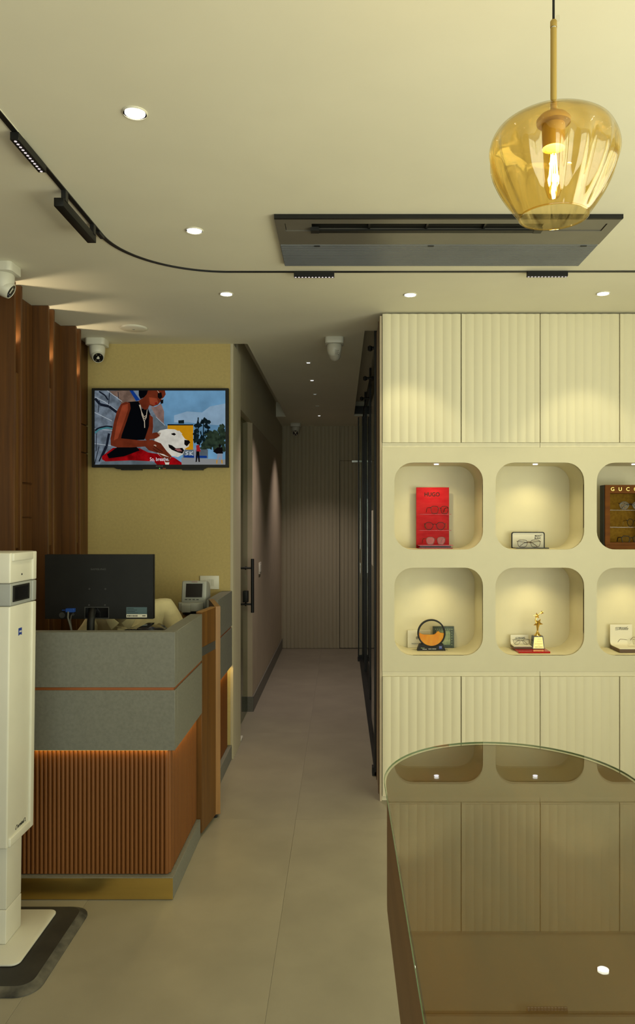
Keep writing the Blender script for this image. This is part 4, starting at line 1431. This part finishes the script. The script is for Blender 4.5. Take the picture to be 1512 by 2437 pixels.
for _ in range(30):
    blob('bush', 1190 + random.uniform(0, 215), 520 + random.uniform(0, 170) - random.uniform(0, 60), random.uniform(20, 45), random.uniform(18, 40), 12, .4)
for _ in range(10):
    blob('bush', 1370 + random.uniform(-30, 30), 430 + random.uniform(0, 120), random.uniform(12, 26), random.uniform(14, 28), 10, .5)
shape('concrete', [(990, 675), (1240, 670), (1240, 760), (990, 760)])
for a in ([(1045, 690), (1015, 700), (1042, 716), (1012, 730)], [(1060, 690), (1060, 732)], [(1090, 690), (1062, 712), (1094, 734)]):
    line('mortar', a, 9)
line('blue', [(1000, 740), (1230, 745)], 22)
shape('ground', [(975, 752), (1415, 772), (1415, 823), (975, 823)])
line('tree', [(1170, 625), (1415, 630)], 3)
# small figures on the court
shape('redshirt', [(1122, 630), (1150, 622), (1168, 690), (1150, 696), (1126, 690)])
shape('dark', [(1124, 690), (1152, 690), (1160, 796), (1146, 796), (1138, 730), (1128, 796), (1116, 796)])
blob('dark', 1140, 606, 12, 15, 12, .05)
shape('pants', [(1098, 660), (1118, 656), (1118, 780), (1104, 780)])
shape('dark', [(1335, 650), (1385, 650), (1392, 712), (1330, 716), (1290, 690)])
shape('pants', [(1334, 712), (1386, 712), (1384, 772), (1366, 772), (1360, 740), (1346, 772), (1328, 772)])
line('yellow', [(1330, 775), (1328, 812)], 10)
line('yellow', [(1378, 775), (1382, 812)], 10)
blob('dark', 1360, 634, 13, 16, 12, .05)
# bench and skirt
shape('concrete', [(190, 790), (560, 778), (720, 800), (740, 823), (150, 823)])
shape('red', [(180, 740), (290, 655), (400, 650), (560, 660), (640, 700), (760, 720), (900, 750), (975, 800), (978, 823), (730, 823), (700, 790), (480, 780), (215, 790), (182, 770)])
shape('black', [(230, 720), (330, 650), (520, 640), (560, 680), (400, 740), (250, 760)])
# top, arms, neck, head
shape('black', [(440, 196), (545, 188), (580, 262), (640, 262), (665, 320), (660, 420), (640, 520), (600, 575), (360, 580), (360, 460), (430, 330)])
shape('skin', [(655, 320), (690, 350), (692, 440), (680, 540), (640, 600), (610, 560), (650, 440)])
shape('skin', [(545, 188), (575, 165), (650, 140), (655, 230), (640, 262), (610, 275), (580, 255)])
shape('skin', [(590, 82), (810, 82), (818, 120), (800, 150), (780, 165), (765, 195), (740, 225), (690, 242), (650, 225), (610, 190), (585, 150)])
shape('skin_lit', [(650, 150), (730, 160), (745, 205), (700, 232), (660, 215)])
shape('black', [(548, 82), (640, 82), (628, 120), (600, 150), (565, 165), (548, 130)])
shape('skin', [(372, 215), (420, 195), (460, 205), (468, 260), (430, 380), (380, 520), (372, 560), (560, 580), (620, 580), (640, 640), (480, 650), (330, 650), (270, 630), (266, 560), (300, 400), (330, 290)])
shape('skin_lit', [(385, 230), (440, 215), (440, 280), (390, 420), (340, 560), (300, 580), (330, 400)])
shape('dark', [(738, 110), (775, 100), (784, 150), (760, 168), (738, 150)])
shape('dark', [(765, 180), (795, 168), (792, 210), (768, 216)])
line('silver', [(735, 85), (752, 105)], 5)
line('silver', [(772, 166), (790, 172)], 4)
shape('red', [(705, 205), (735, 200), (722, 220)])
for d_ in (0, 22, 44):
    line('silver', [(552 + d_ * .3, 225), (580, 300 + d_ * .6), (602, 345 + d_), (625, 330 + d_ * .5), (634, 270)], 5)
line('silver', [(606, 380), (608, 455)], 8)
# dog
shape('dog', [(720, 520), (760, 480), (830, 466), (910, 470), (960, 495), (985, 530), (1010, 565), (1060, 590), (1050, 640), (1010, 665), (990, 720), (940, 748), (880, 735), (865, 760), (850, 822), (815, 822), (800, 770),
              (740, 715), (705, 660), (705, 580)])
shape('dog_shade', [(710, 540), (730, 500), (770, 505), (755, 545), (725, 560)])
shape('dark', [(1005, 575), (1050, 580), (1064, 600), (1030, 640), (1004, 620)])
shape('dark', [(845, 620), (880, 630), (920, 660), (985, 655), (1003, 680), (985, 712), (940, 700), (880, 675), (850, 650)])
shape('tongue', [(905, 665), (960, 662), (985, 690), (940, 690)])
shape('dark', [(872, 512), (905, 505), (922, 520), (905, 532), (880, 524)])
shape('dog', [(940, 500), (950, 480), (985, 515), (965, 520)])
shape('skin', [(735, 705), (800, 735), (866, 752), (858, 800), (815, 800), (798, 770)])
# hands
shape('skin', [(600, 585), (680, 575), (770, 610), (830, 690), (880, 740), (865, 755), (800, 720), (720, 700), (650, 680), (610, 640)])
shape('skin', [(640, 560), (690, 505), (730, 500), (760, 530), (720, 560), (670, 570)])
line('dark', [(700, 640), (790, 700)], 4)
line('dark', [(690, 662), (760, 712)], 4)
line('silver', [(700, 630), (716, 628), (722, 640)], 9)
pic.build('picture', pm, scr)
text('subtitle', 'So, breathe.', .0330, 'screen_white', scr, (TXx(757), TY_ - .006, TZz(770)), sx=.78, ext=.0002, bold=.0003)

# ------------------------------------------------------------------ eye examination kiosk
KF, KR, KX = 2.647, 2.860, -1.150
KL = -1.50
ki = thing('measuring_kiosk', (-1.33, 2.78, .030), 'tall white measuring kiosk with grey band and small screen, at the left frame edge', 'kiosk')


def slant(mb):
    mb.v = [(x + (min(z, 1.44) - 1.438) * .0125 if x > -1.30 else x, y, z) for x, y, z in mb.v]
    return mb


def kbox(name, b, m, bevel=.006, parent=None):
    return slant(MB().box(*b)).build(name, m, parent or ki, bevel=bevel, seg=3)


R0 = KX - .007
kbox('head_cap', (KL, R0, KF, KR, 1.3305, 1.438), 'white_plastic')
kbox('head_body', (KL, R0, KF, KR, .400, 1.250), 'white_plastic')
kbox('band', (KL, R0 + .001, KF + .001, KR - .001, 1.2515, 1.3295), 'grey_plastic', .003)
for z0, z1, nm, m_ in ((1.3315, 1.437, 'edge_frame', 'white_plastic'), (1.2525, 1.329, 'edge_frame', 'grey_plastic'), (.401, 1.2495, 'edge_frame', 'white_plastic')):
    kbox(nm, (R0 - .01, KX, KR - .034, KR - .0005, z0, z1), m_, .004)
kbox('edge_frame', (R0 - .01, KX, KF + .012, KR - .030, 1.408, 1.437), 'white_plastic', .004)
kbox('edge_frame', (R0 - .01, KX, KF + .012, KR - .030, .401, .432), 'white_plastic', .004)
slant(MB().box(KX - .088, KX - .0865, KF - .0006, KF + .002, .405, 1.248).box(KX - .088, KX - .0865, KF - .0006, KF + .002, 1.333, 1.435)).build('seam', 'grey_plastic', ki)
sc0 = slant(MB().box(R0 - .004, R0 + .0035, KF + .018, KF + .160, 1.2635, 1.3215)).build('screen_bezel', 'black_plastic', ki, bevel=.002)
slant(MB().box(R0 + .003, R0 + .0042, KF + .030, KF + .142, 1.270, 1.315)).build('screen', 'black_gloss', sc0)
lgo = MB().prism([(KF + .072, Z(1511, 2.74)), (KF + .072, Z(1493.5, 2.74)), (KF + .100, Z(1493.5, 2.74)), (KF + .100, Z(1511, 2.74)), (KF + .086, Z(1508.5, 2.74))], 'x', R0 + .0002, R0 + .0009)
slant(lgo)
lg_ = lgo.build('logo', 'blue_print', ki)
t_ = text('lettering', 'ZEISS', .0085, 'white_print', lg_, (R0 - .0030, KF + .086, Z(1502, 2.74)), face='+x', sx=1.0)
for v in t_.data.vertices:
    v.co.x += 0.0007 + .0003
t2_ = text('lettering', 'i.Terminal 2', .020, 'dark_print', ki, (R0 - .0130, KF + .110, Z(1962, 2.75)), face='+x', sx=.9)
for v in t2_.data.vertices:
    v.co.x += .0012
pm_ = slant(MB().box(R0 - .0005, R0 + .0006, KF + .092, KF + .100, Z(1368.5, 2.74), Z(1364.5, 2.74))).build('indicator', 'dark_print', ki)
kbox('column', (-1.42, -1.186, 2.714, 2.841, .155, .405), 'white_plastic', .003)
kbox('column_foot', (-1.42, -1.1855, 2.713, 2.842, .0305, .1535), 'white_plastic', .003)
MB().prism(rrect(-1.60, -1.108, 2.592, 2.962, .03), 'z', .0225, .030).build('base_plate', 'white_plastic', ki, bevel=.002)
mt = thing('floor_mat', (-1.4, 2.74, 0), 'black rubber floor mat with a dusty rim under the white kiosk', 'mat')
O1, O2, O3 = rrect(-1.90, -.995, 2.455, 3.030, .075), rrect(-1.87, -1.024, 2.488, 3.000, .050), None
m2 = MB()
n = len(O1)
m2.add([(x, y, .0005) for x, y in O1] + [(x, y, .005) for x, y in O1] + [(x, y, .020) for x, y in O2],
       [(i, (i + 1) % n, n + (i + 1) % n, n + i) for i in range(n)] + [(n + i, n + (i + 1) % n, 2 * n + (i + 1) % n, 2 * n + i) for i in range(n)])
m2.build('bevelled_edge', 'mat_edge_dust', mt, smooth=50)
MB().prism(O2, 'z', .001, .0205).build('top', 'rubber_mat', mt)

# ------------------------------------------------------------------ spectacles


def spectacles(loc, yaw, label, W=.134, h=.042, shape='square', m='frame_black', temple=.10, fold=False, rim=.0017, lean=0.0, rimless=False, tm=None):
    t = thing('eyeglasses', loc, label, 'eyeglasses', 'eyeglasses on display', rz=yaw, local=True)
    lw = W * .40
    cxs = (-W * .275, W * .275)
    lp = []
    for k in range(28):
        a = 2 * PI * k / 28
        ca, sa = math.cos(a), math.sin(a)
        e = {'square': .55, 'round': .95, 'soft': .72}[shape]
        x_ = math.copysign(abs(ca) ** e, ca) * lw / 2
        z_ = math.copysign(abs(sa) ** e, sa) * h / 2
        if z_ < 0:
            x_ *= .90
        lp.append((x_, z_))
    f_ = MB()
    zc = h / 2 + rim
    for cx_ in cxs:
        if not rimless:
            f_.tube([(cx_ + x_, 0, zc + z_) for x_, z_ in lp], rim, 6, closed=True)
    f_.tube([(-W * .275 + lw / 2, 0, zc + h * .16), (-W * .03, -.002, zc + h * .26), (W * .03, -.002, zc + h * .26), (W * .275 - lw / 2, 0, zc + h * .16)], rim if not rimless else .001, 6)
    for s_ in (-1, 1):
        f_.tube([(s_ * (W * .275 + lw / 2 - .001), 0, zc + h * .28), (s_ * W / 2, .002, zc + h * .30), (s_ * W / 2, .006, zc + h * .30)], rim * 1.2 if not rimless else .001, 6)
    f_.build('frame_front', m, t, smooth=60, local=True)
    for cx_ in cxs:
        L = MB()
        L.prism([(cx_ + x_ * .97, zc + z_ * .97) for x_, z_ in lp], 'y', -.0008, .0008)
        L.build('lens', 'lens_glass', t, local=True)
    for s_ in (-1, 1):
        x0 = s_ * W / 2
        z0 = zc + h * .30
        if fold:
            pts = [(x0, .006, z0), (x0 * .7, .010 + .003 * (s_ + 1), z0 - .002), (-x0 * .35, .012 + .003 * (s_ + 1), z0 - h * .25), (-x0 * .75, .012 + .003 * (s_ + 1), z0 - h * .75)]
        else:
            pts = [(x0, .006, z0), (x0, temple * .7, z0 - .001), (x0 * .98, temple * .85, z0 - .008), (x0 * .96, temple, z0 - h * .62)]
        MB().tube(pts, [rim * 1.1, rim * 1.1, rim * 1.2, rim * 1.0], 6).build('temple', tm or m, t, smooth=60, local=True)
    if lean:
        t.rotation_euler = (lean, 0, yaw)
    return t


# ------------------------------------------------------------------ contents of the niches
F1 = NZ[0] - NH / 2                        # floor of the upper niches
F2 = NZ[1] - 209 * CYF / F / 2             # floor of the lower niches
EPS = .0006

# red acrylic stand
rs = thing('spectacle_stand', (.535, 4.36, F1), 'red marbled acrylic eyewear stand with three shelves in the first upper niche', 'display stand')
hx0, hx1 = X(991, 4.41), X(1069, 4.41)
box('back_board', (hx0, hx1, 4.405, 4.413, F1 + EPS, Z(1160, 4.41)), 'red_acrylic', rs, bevel=.0008, seg=1)
box('foot', (hx0 + .008, hx0 + .2, 4.315, 4.404, F1 + EPS, F1 + .006), 'red_gloss', rs)
box('shelf', (hx0 + .004, hx0 + .200, 4.302, 4.404, F1 + .0175, F1 + .0215), 'red_gloss', rs)
box('foot_block', (hx0 + .012, hx0 + .19, 4.325, 4.39, F1 + .006, F1 + .0175), 'red_glass', rs)
zz1, zz2 = Z(1223.5, 4.35), Z(1261.5, 4.35)
for zz in (zz1, zz2):
    sh_ = box('shelf', (hx0 + .012, hx0 + .190, 4.308, 4.404, zz - .003, zz), 'acrylic', rs)
    box('shelf_edge', (hx0 + .012, hx0 + .190, 4.3065, 4.308, zz - .0025, zz - .0005), 'red_gloss', sh_)
text('lettering', 'HUGO', .033, 'grey_print', rs, (X(1029, 4.40), 4.4045, Z(1177, 4.40)), sx=.92, bold=.0006)
spectacles((hx0 + .126, 4.328, zz1 + .001), math.radians(25), 'black square eyeglasses on the top shelf of the red stand', temple=.050, W=.122)
spectacles((hx0 + .098, 4.329, zz2 + .001), math.radians(-14), 'black round eyeglasses on the middle shelf of the red stand', shape='round', temple=.055, W=.122, tm='frame_gold')
spectacles((hx0 + .104, 4.327, F1 + .0225), math.radians(18), 'half-rim eyeglasses on the bottom shelf of the red stand', shape='soft', temple=.055, W=.124, m='frame_tortoise', rim=.0014)

# black framed white display card
md_ = thing('display_card', (1.085, 4.36, F1), 'small white eyewear card with rounded black frame in the second upper niche', 'display stand')
q0, q1, qz = X(1218, 4.40), X(1297, 4.40), Z(1266, 4.40)
fr = MB()
oo = [(q1, F1 + .001)] + arc(q1 - .012, qz - .012, .012, 0, 90, 5) + arc(q0 + .012, qz - .012, .012, 90, 180, 5) + [(q0, F1 + .001)]
ii = [(q1 - .005, F1 + .006)] + arc(q1 - .014, qz - .014, .009, 0, 90, 5) + arc(q0 + .014, qz - .014, .009, 90, 180, 5) + [(q0 + .005, F1 + .006)]
frame_loop(fr, oo, ii, 4.398, 4.408)
fr.build('frame', 'black_plastic', md_)
MB().prism(ii, 'y', 4.401, 4.407).build('card', 'white_card', md_)
box('base', (q0 + .004, q1 - .002, 4.300, 4.397, F1 + EPS, F1 + .0065), 'black_gloss', md_)
text('lettering', 'MONT\nBLANC', .0132, 'dark_print', md_, (X(1280.5, 4.4), 4.4006, Z(1278.3, 4.4)), sx=.88, bold=.0003)
rg = MB()
rg.tube([(X(1289, 4.4) + .0038 * math.cos(2 * PI * k / 14), 4.4005, Z(1274, 4.4) + .0044 * math.sin(2 * PI * k / 14)) for k in range(14)], .0005, 5, closed=True)
rg.build('emblem', 'dark_print', md_)
spectacles((X(1259, 4.35), 4.345, F1 + .0075), 0.0, 'dark brown eyeglasses with folded temples before the black framed card', m='frame_tortoise', fold=True, W=.136, h=.040)

# brown framed display with gold lettering
gx0, gx1, gz1, gy = X(1441, 4.24), X(1543, 4.24), Z(1154, 4.24), 4.24
gd = thing('display_case', ((gx0 + gx1) / 2, 4.28, F1), 'brown framed eyewear display with gold lettering at the right frame edge', 'display stand')
ix0, ix1, iz0, iz1 = gx0 + .027, gx1 - .027, F1 + .038, Z(1174, gy)
fr = MB()
frame_loop(fr, [(gx0, F1 + EPS), (gx1, F1 + EPS), (gx1, gz1), (gx0, gz1)], [(ix0, iz0), (ix1, iz0), (ix1, iz1), (ix0, iz1)], gy, gy + .078)
fr.build('frame', 'brown_display', gd)
box('side_skin', (gx0 - .003, gx0 - .0002, gy + .012, gy + .078, F1 + .004, gz1 - .001), 'device_dark', gd)
box('back', (gx0 + .002, gx1 - .002, gy + .0785, gy + .084, F1 + .002, gz1 - .002), 'brown_display_inner', gd)
box('plinth_step', (gx0 - .002, gx1 + .002, gy - .012, gy - .0002, F1 + EPS, F1 + .022), 'brown_display', gd)
for k, chh in enumerate('GUCCI'):
    text('lettering', chh, .0295, 'gold_print', gd, (X(1458.5 + 18.2 * k, gy), gy - .0006, Z(1164.5, gy)), ext=.0008)
gzs = [Z(1213, gy), Z(1254, gy), Z(1294, gy)]
for zz in gzs:
    box('shelf', (ix0 + .001, ix1 - .001, gy + .004, gy + .077, zz - .0045, zz), 'acrylic', gd)
spectacles((X(1500, gy) + .012, gy + .022, gzs[0] + .001), math.radians(0), 'round dark eyeglasses on the top shelf of the brown display', shape='round', fold=True, W=.132)
spectacles((X(1511, gy) + .008, gy + .022, gzs[1] + .001), math.radians(20), 'gold-armed eyeglasses turned sideways on the middle shelf of the brown display', shape='round', temple=.035, W=.105, tm='frame_gold')
spectacles((X(1502, gy) + .010, gy + .016, gzs[2] + .001), math.radians(10), 'thick black eyeglasses on the lowest shelf of the brown display', shape='soft', temple=.045, W=.128, rim=.0024, h=.040)

# sand art
sa = thing('sand_art', (X(1027, 4.34), 4.345, F2), 'round black framed orange sand picture on a black printed base', 'ornament')
ax, az, aR = X(1027.2, 4.345), Z(1507, 4.345), .0805
aF = 4.329
bw = [(X(993.5, aF), F2 + EPS), (X(1061, aF), F2 + EPS), (X(1055.5, aF), Z(1532, aF)), (X(999, aF), Z(1532, aF))]
# trapezoid base with a circular seat for the ring
seat = [p for p in arc(ax, az, aR - .003, 229, 311, 12)]
zt_ = Z(1533, aF)
basepoly = [bw[0], bw[1], (bw[2][0], zt_), (seat[-1][0] + .002, zt_)] + [p for p in seat[::-1]] + [(seat[0][0] - .002, zt_), (bw[3][0], zt_)]
MB().prism(basepoly, 'y', aF, aF + .040).build('base', 'black_plastic', sa)
rg = MB()
n = 56
frame_loop(rg, [(ax + aR * math.cos(2 * PI * k / n), az + aR * math.sin(2 * PI * k / n)) for k in range(n)],
           [(ax + (aR - .0085) * math.cos(2 * PI * k / n), az + (aR - .0085) * math.sin(2 * PI * k / n)) for k in range(n)], aF + .006, aF + .030)
rg.build('ring', 'black_plastic', sa, bevel=.0015)
MB().tube([(ax - aR * .985 + .004 * math.cos(t_) - .003, aF + .018, az - .027 + .0065 * math.sin(t_)) for t_ in [2 * PI * k / 14 for k in range(14)]], .0016, 6, closed=True).build('side_loop', 'black_plastic', sa, smooth=60)
for yy in (aF + .009, aF + .026):
    MB().lathe([(aR - .0086, 0), (aR - .0086, .0015)], (ax, yy, az), 48, M=Matrix.Rotation(-PI / 2, 3, 'X')).build('pane', 'acrylic', sa)
rr_ = aR - .009
top = [(-.97, .05), (-.80, -.06), (-.60, -.115), (-.3, -.125), (0, -.13), (.2, -.11), (.33, -.04), (.45, .10), (.55, .165), (.62, .11), (.74, .03), (.88, .02), (.985, .02)]
a_s, a_e = math.degrees(math.atan2(.02, .985)), math.degrees(math.atan2(.05, -.97))
sand = [(ax + u * rr_, az + v * rr_) for u, v in top] + arc(ax, az, rr_, a_s, a_e - 360, 40)[1:-1]
MB().prism(sand, 'y', aF + .0112, aF + .0255).build('sand', 'sand', sa)
text('lettering', 'Rezon', .0085, 'green_card_pale', sa, (X(1006.5, aF), aF - .0003, Z(1542, aF)), ext=.0002, bold=.0002)
ln = MB()
for a, b, y_ in ((1006, 1016, 1545.2), (1020, 1027.5, 1544.6), (1029, 1038.5, 1544.6)):
    ln.box(X(a, aF), X(b, aF), aF - .0005, aF + .0001, Z(y_ + .5, aF), Z(y_ - .5, aF))
ln.build('print', 'white_print', sa)
lb_ = box('logo', (X(1045.3, aF), X(1052.5, aF), aF - .0005, aF + .0001, Z(1544.6, aF), Z(1537.3, aF)), 'blue_print', sa)
text('lettering', 'ZEISS', .0062, 'white_print', lb_, (X(1048.9, aF), aF - .0008, Z(1540, aF)), ext=.0002)
wc_ = thing('white_card', (X(997, 4.43), 4.436, F2), 'blank white card with a small printed line, behind the sand picture', 'card')
box('sheet', (X(970.5, 4.43), X(1025.5, 4.43), 4.430, 4.444, F2 + EPS, Z(1500, 4.43)), 'white_card', wc_, bevel=.001, seg=1)
text('lettering', 'MADE IN IT', .0105, 'sticker_grey', wc_, (X(980, 4.43), 4.4295, Z(1532, 4.43)), align='LEFT', ext=.0002, sx=.9)
gc_ = thing('framed_card', (X(1056, 4.43), 4.43, F2), 'dark green ornate framed card leaning behind the sand picture', 'picture frame')
g0, g1, h0, h1 = X(1031, 4.425), X(1081, 4.425), F2 + EPS, Z(1491, 4.425)
fr = MB()
frame_loop(fr, [(g0, h0), (g1, h0), (g1, h1), (g0, h1)], [(g0 + .018, h0 + .018), (g1 - .020, h0 + .018), (g1 - .020, h1 - .022), (g0 + .018, h1 - .022)], 4.424, 4.440)
fr.build('frame', 'green_card', gc_)
box('card', (g0 + .018, g1 - .020, 4.430, 4.438, h0 + .018, h1 - .022), 'green_card_pale', gc_)
orn = MB()
for k in range(9):
    orn.lathe([(.0034, 0), (.0034, .0012)], (g0 + .016 + k * .0118, 4.4238, h1 - .016), 8, M=Matrix.Rotation(PI / 2, 3, 'X'))
for k in range(6):
    orn.lathe([(.0030, 0), (.0030, .0012)], (g1 - .013, 4.4238, h0 + .02 + k * .015), 8, M=Matrix.Rotation(PI / 2, 3, 'X'))
orn.build('ornament', 'green_card_pale', gc_)

# red tray, trophy and white stand
ty_ = F2 + .0100
tt = box('tray', (X(1235, 4.247), X(1310.5, 4.247), 4.247, 4.425, F2 + EPS, ty_), 'red_gloss', bevel=.0006, seg=1)
tag(tt, 'flat glossy red tray under the star trophy in the second lower niche', 'tray')
tp = thing('trophy', (X(1282, 4.35), 4.35, ty_), 'gold trophy of three stars on a black base with gold plate', 'trophy')
tf = 4.329
tb0, tb1, tt0, tt1 = X(1267.5, tf), X(1297, tf), X(1270.5, tf), X(1294, tf)
zb0, zb1 = ty_ + EPS, Z(1514, tf)
dpt = .052
v = [(tb0, tf, zb0), (tb1, tf, zb0), (tb1, tf + dpt, zb0), (tb0, tf + dpt, zb0), (tt0, tf + .006, zb1), (tt1, tf + .006, zb1), (tt1, tf + dpt - .006, zb1), (tt0, tf + dpt - .006, zb1)]
MB().add(v, [(0, 1, 2, 3), (4, 7, 6, 5), (0, 4, 5, 1), (1, 5, 6, 2), (2, 6, 7, 3), (3, 7, 4, 0)]).build('base', 'black_gloss', tp, bevel=.0012, seg=1)


def on_plate(s_, t_, off):
    """point on the sloping front face of the trophy base"""
    xa, xb_ = tb0 + (tt0 - tb0) * t_, tb1 + (tt1 - tb1) * t_
    return (xa + (xb_ - xa) * s_, tf + .006 * t_ - off, zb0 + (zb1 - zb0) * t_)


pl_ = MB().poly([on_plate(.07, .04, .0006), on_plate(.93, .04, .0006), on_plate(.90, .92, .0006), on_plate(.10, .92, .0006)])
pl_.v += [(x, y + .0005, z) for x, y, z in pl_.v[:4]]
pl_.f += [(0, 1, 5, 4), (1, 2, 6, 5), (2, 3, 7, 6), (3, 0, 4, 7)]
pl_.m += [0] * 4
pl_o = pl_.build('plate', 'gold_plate', tp)
ln = MB()
for (s0, s1, t_, hgt) in ((.42, .85, .78, .02), (.38, .84, .60, .02), (.18, .86, .40, .026), (.44, .62, .28, .018), (.20, .48, .15, .04), (.52, .86, .15, .04)):
    u = s0
    while u < s1:
        w_ = random.uniform(.03, .06)
        ln.poly([on_plate(u, t_ - hgt / 2, .0010), on_plate(min(u + w_, s1), t_ - hgt / 2, .0010), on_plate(min(u + w_, s1), t_ + hgt / 2, .0010), on_plate(u, t_ + hgt / 2, .0010)])
        u += w_ + .018
ln.build('print', 'dark_print', pl_o)
tyc = tf + dpt / 2


def SXx(u):
    return X(1190 + u / 10.8, tyc)


def SZz(v_):
    return Z(1430 + v_ / 10.8, tyc)


MB().lathe([(.020, SZz(893)), (.020, SZz(880)), (.013, SZz(850)), (.009, SZz(815)), (.005, SZz(790)), (.0045, SZz(760))], (SXx(968), tyc, 0), 20).build('foot', 'gold', tp, smooth=40)
MB().tube([(SXx(970), tyc, SZz(790)), (SXx(972), tyc, SZz(720)), (SXx(970), tyc, SZz(640)), (SXx(985), tyc, SZz(570))], [.0045, .006, .0085, .011], 8).build('stem', 'gold', tp, smooth=30)
MB().tube([(SXx(945), tyc, SZz(600)), (SXx(925), tyc, SZz(520)), (SXx(932), tyc, SZz(440)), (SXx(960), tyc, SZz(390)), (SXx(1020), tyc, SZz(330)), (SXx(1075), tyc, SZz(305))], [.003, .0028, .0028, .003, .0022, .002], 6).build('link', 'gold', tp, smooth=40)


def star(cu, cv, R, rot, th):
    mb = MB()
    cx_, cz_ = SXx(cu), SZz(cv)
    P = []
    for k in range(10):
        a = math.radians(rot + 36 * k)
        r = R if k % 2 == 0 else R * .42
        P.append((cx_ + r * math.cos(a), tyc, cz_ + r * math.sin(a)))
    v_ = P + [(cx_, tyc - th, cz_), (cx_, tyc + th, cz_)]
    f_ = [(k, (k + 1) % 10, 10) for k in range(10)] + [((k + 1) % 10, k, 11) for k in range(10)]
    mb.add(v_, f_)
    return mb.build('star', 'gold', tp)


star(985, 575, .0300, 60, .010)
star(955, 385, .0200, 98, .007)
star(1083, 300, .0128, 40, .005)


def curved_stand(x0, x1, y0, y1, z0, htop, bh, label, loc, script, mbase):
    t = thing('eyewear_stand', loc, label, 'display stand', 'curved white eyewear stands')
    box('block', (x0, x1, y0, y1 - .012, z0 + EPS, z0 + bh), mbase, t, bevel=.001, seg=1)
    r = min(.030, (htop - z0 - bh) * .6)
    outer = [(y0 + .002, z0 + bh + .0002)] + arc(y1 - .004 - r, z0 + bh + r + .0002, r, 270, 360, 8) + [(y1 - .004, htop)]
    inner = [(y0 + .002, z0 + bh + .0030)] + arc(y1 - .004 - r, z0 + bh + r + .0002, r - .0028, 270, 360, 8) + [(y1 - .0068, htop)]
    MB().prism(outer + inner[::-1], 'x', x0 + .002, x1 - .004).build('sheet', 'white_card', t, smooth=40)
    return t


# first curved stand, on the red tray
s1x0, s1x1 = X(1220, 4.36), X(1265.5, 4.36)
cs1 = curved_stand(s1x0, s1x1, 4.330, 4.424, ty_, Z(1510.5, 4.42), .013, 'small curved white eyewear stand on the red tray, left of the trophy', ((s1x0 + s1x1) / 2, 4.38, ty_), True, 'brown_block')


def script_logo(parent, x, y, z, w):
    k = w / .046
    text('lettering', 'ilhouette', .0145 * k, 'dark_print', parent, (x + .006 * k, y, z), shear=.45, sx=.66, ext=.0002)
    mb = MB()
    mb.tube([(x + .022 * k, y, z + .0075 * k), (x + .019 * k, y, z + .0045 * k), (x - .020 * k, y, z + .0045 * k), (x - .023 * k, y, z + .002 * k), (x - .020 * k, y, z + .0005 * k), (x - .012 * k, y, z - .0008 * k),
             (x - .013 * k, y, z - .0045 * k), (x - .023 * k, y, z - .0048 * k)], .00055 * k, 5)
    mb.build('lettering_stroke', 'dark_print', parent, smooth=60)


script_logo(cs1, X(1238.5, 4.417), 4.4165, Z(1519, 4.417), .056)
spectacles((X(1241.5, 4.38), 4.378, ty_ + .0168), 0, 'pale grey round eyeglasses on the small curved stand by the trophy', W=.100, h=.034, shape='round', m='frame_grey', fold=True, rim=.0013)
# second curved stand at the right frame edge
s2x0 = X(1475, 4.262)
s2x1 = s2x0 + .135
cs2 = curved_stand(s2x0, s2x1, 4.262, 4.424, F2, Z(1486, 4.42), .020, 'larger curved white eyewear stand on a brown block at the right frame edge', ((s2x0 + s2x1) / 2, 4.34, F2), True, 'brown_block')
script_logo(cs2, X(1480, 4.417), 4.4165, Z(1496, 4.417), .074)
spectacles((s2x0 + .105, 4.330, F2 + .040), math.radians(35), 'rimless thin-armed eyeglasses on the larger curved white stand', W=.125, h=.034, shape='soft', m='frame_tortoise', rimless=True, temple=.060, rim=.0011)
st = MB().box(s2x0 + .075, s2x0 + .135, 4.322, 4.342, F2 + .0235, F2 + .0395)
st.build('lens_rest', 'acrylic', cs2)
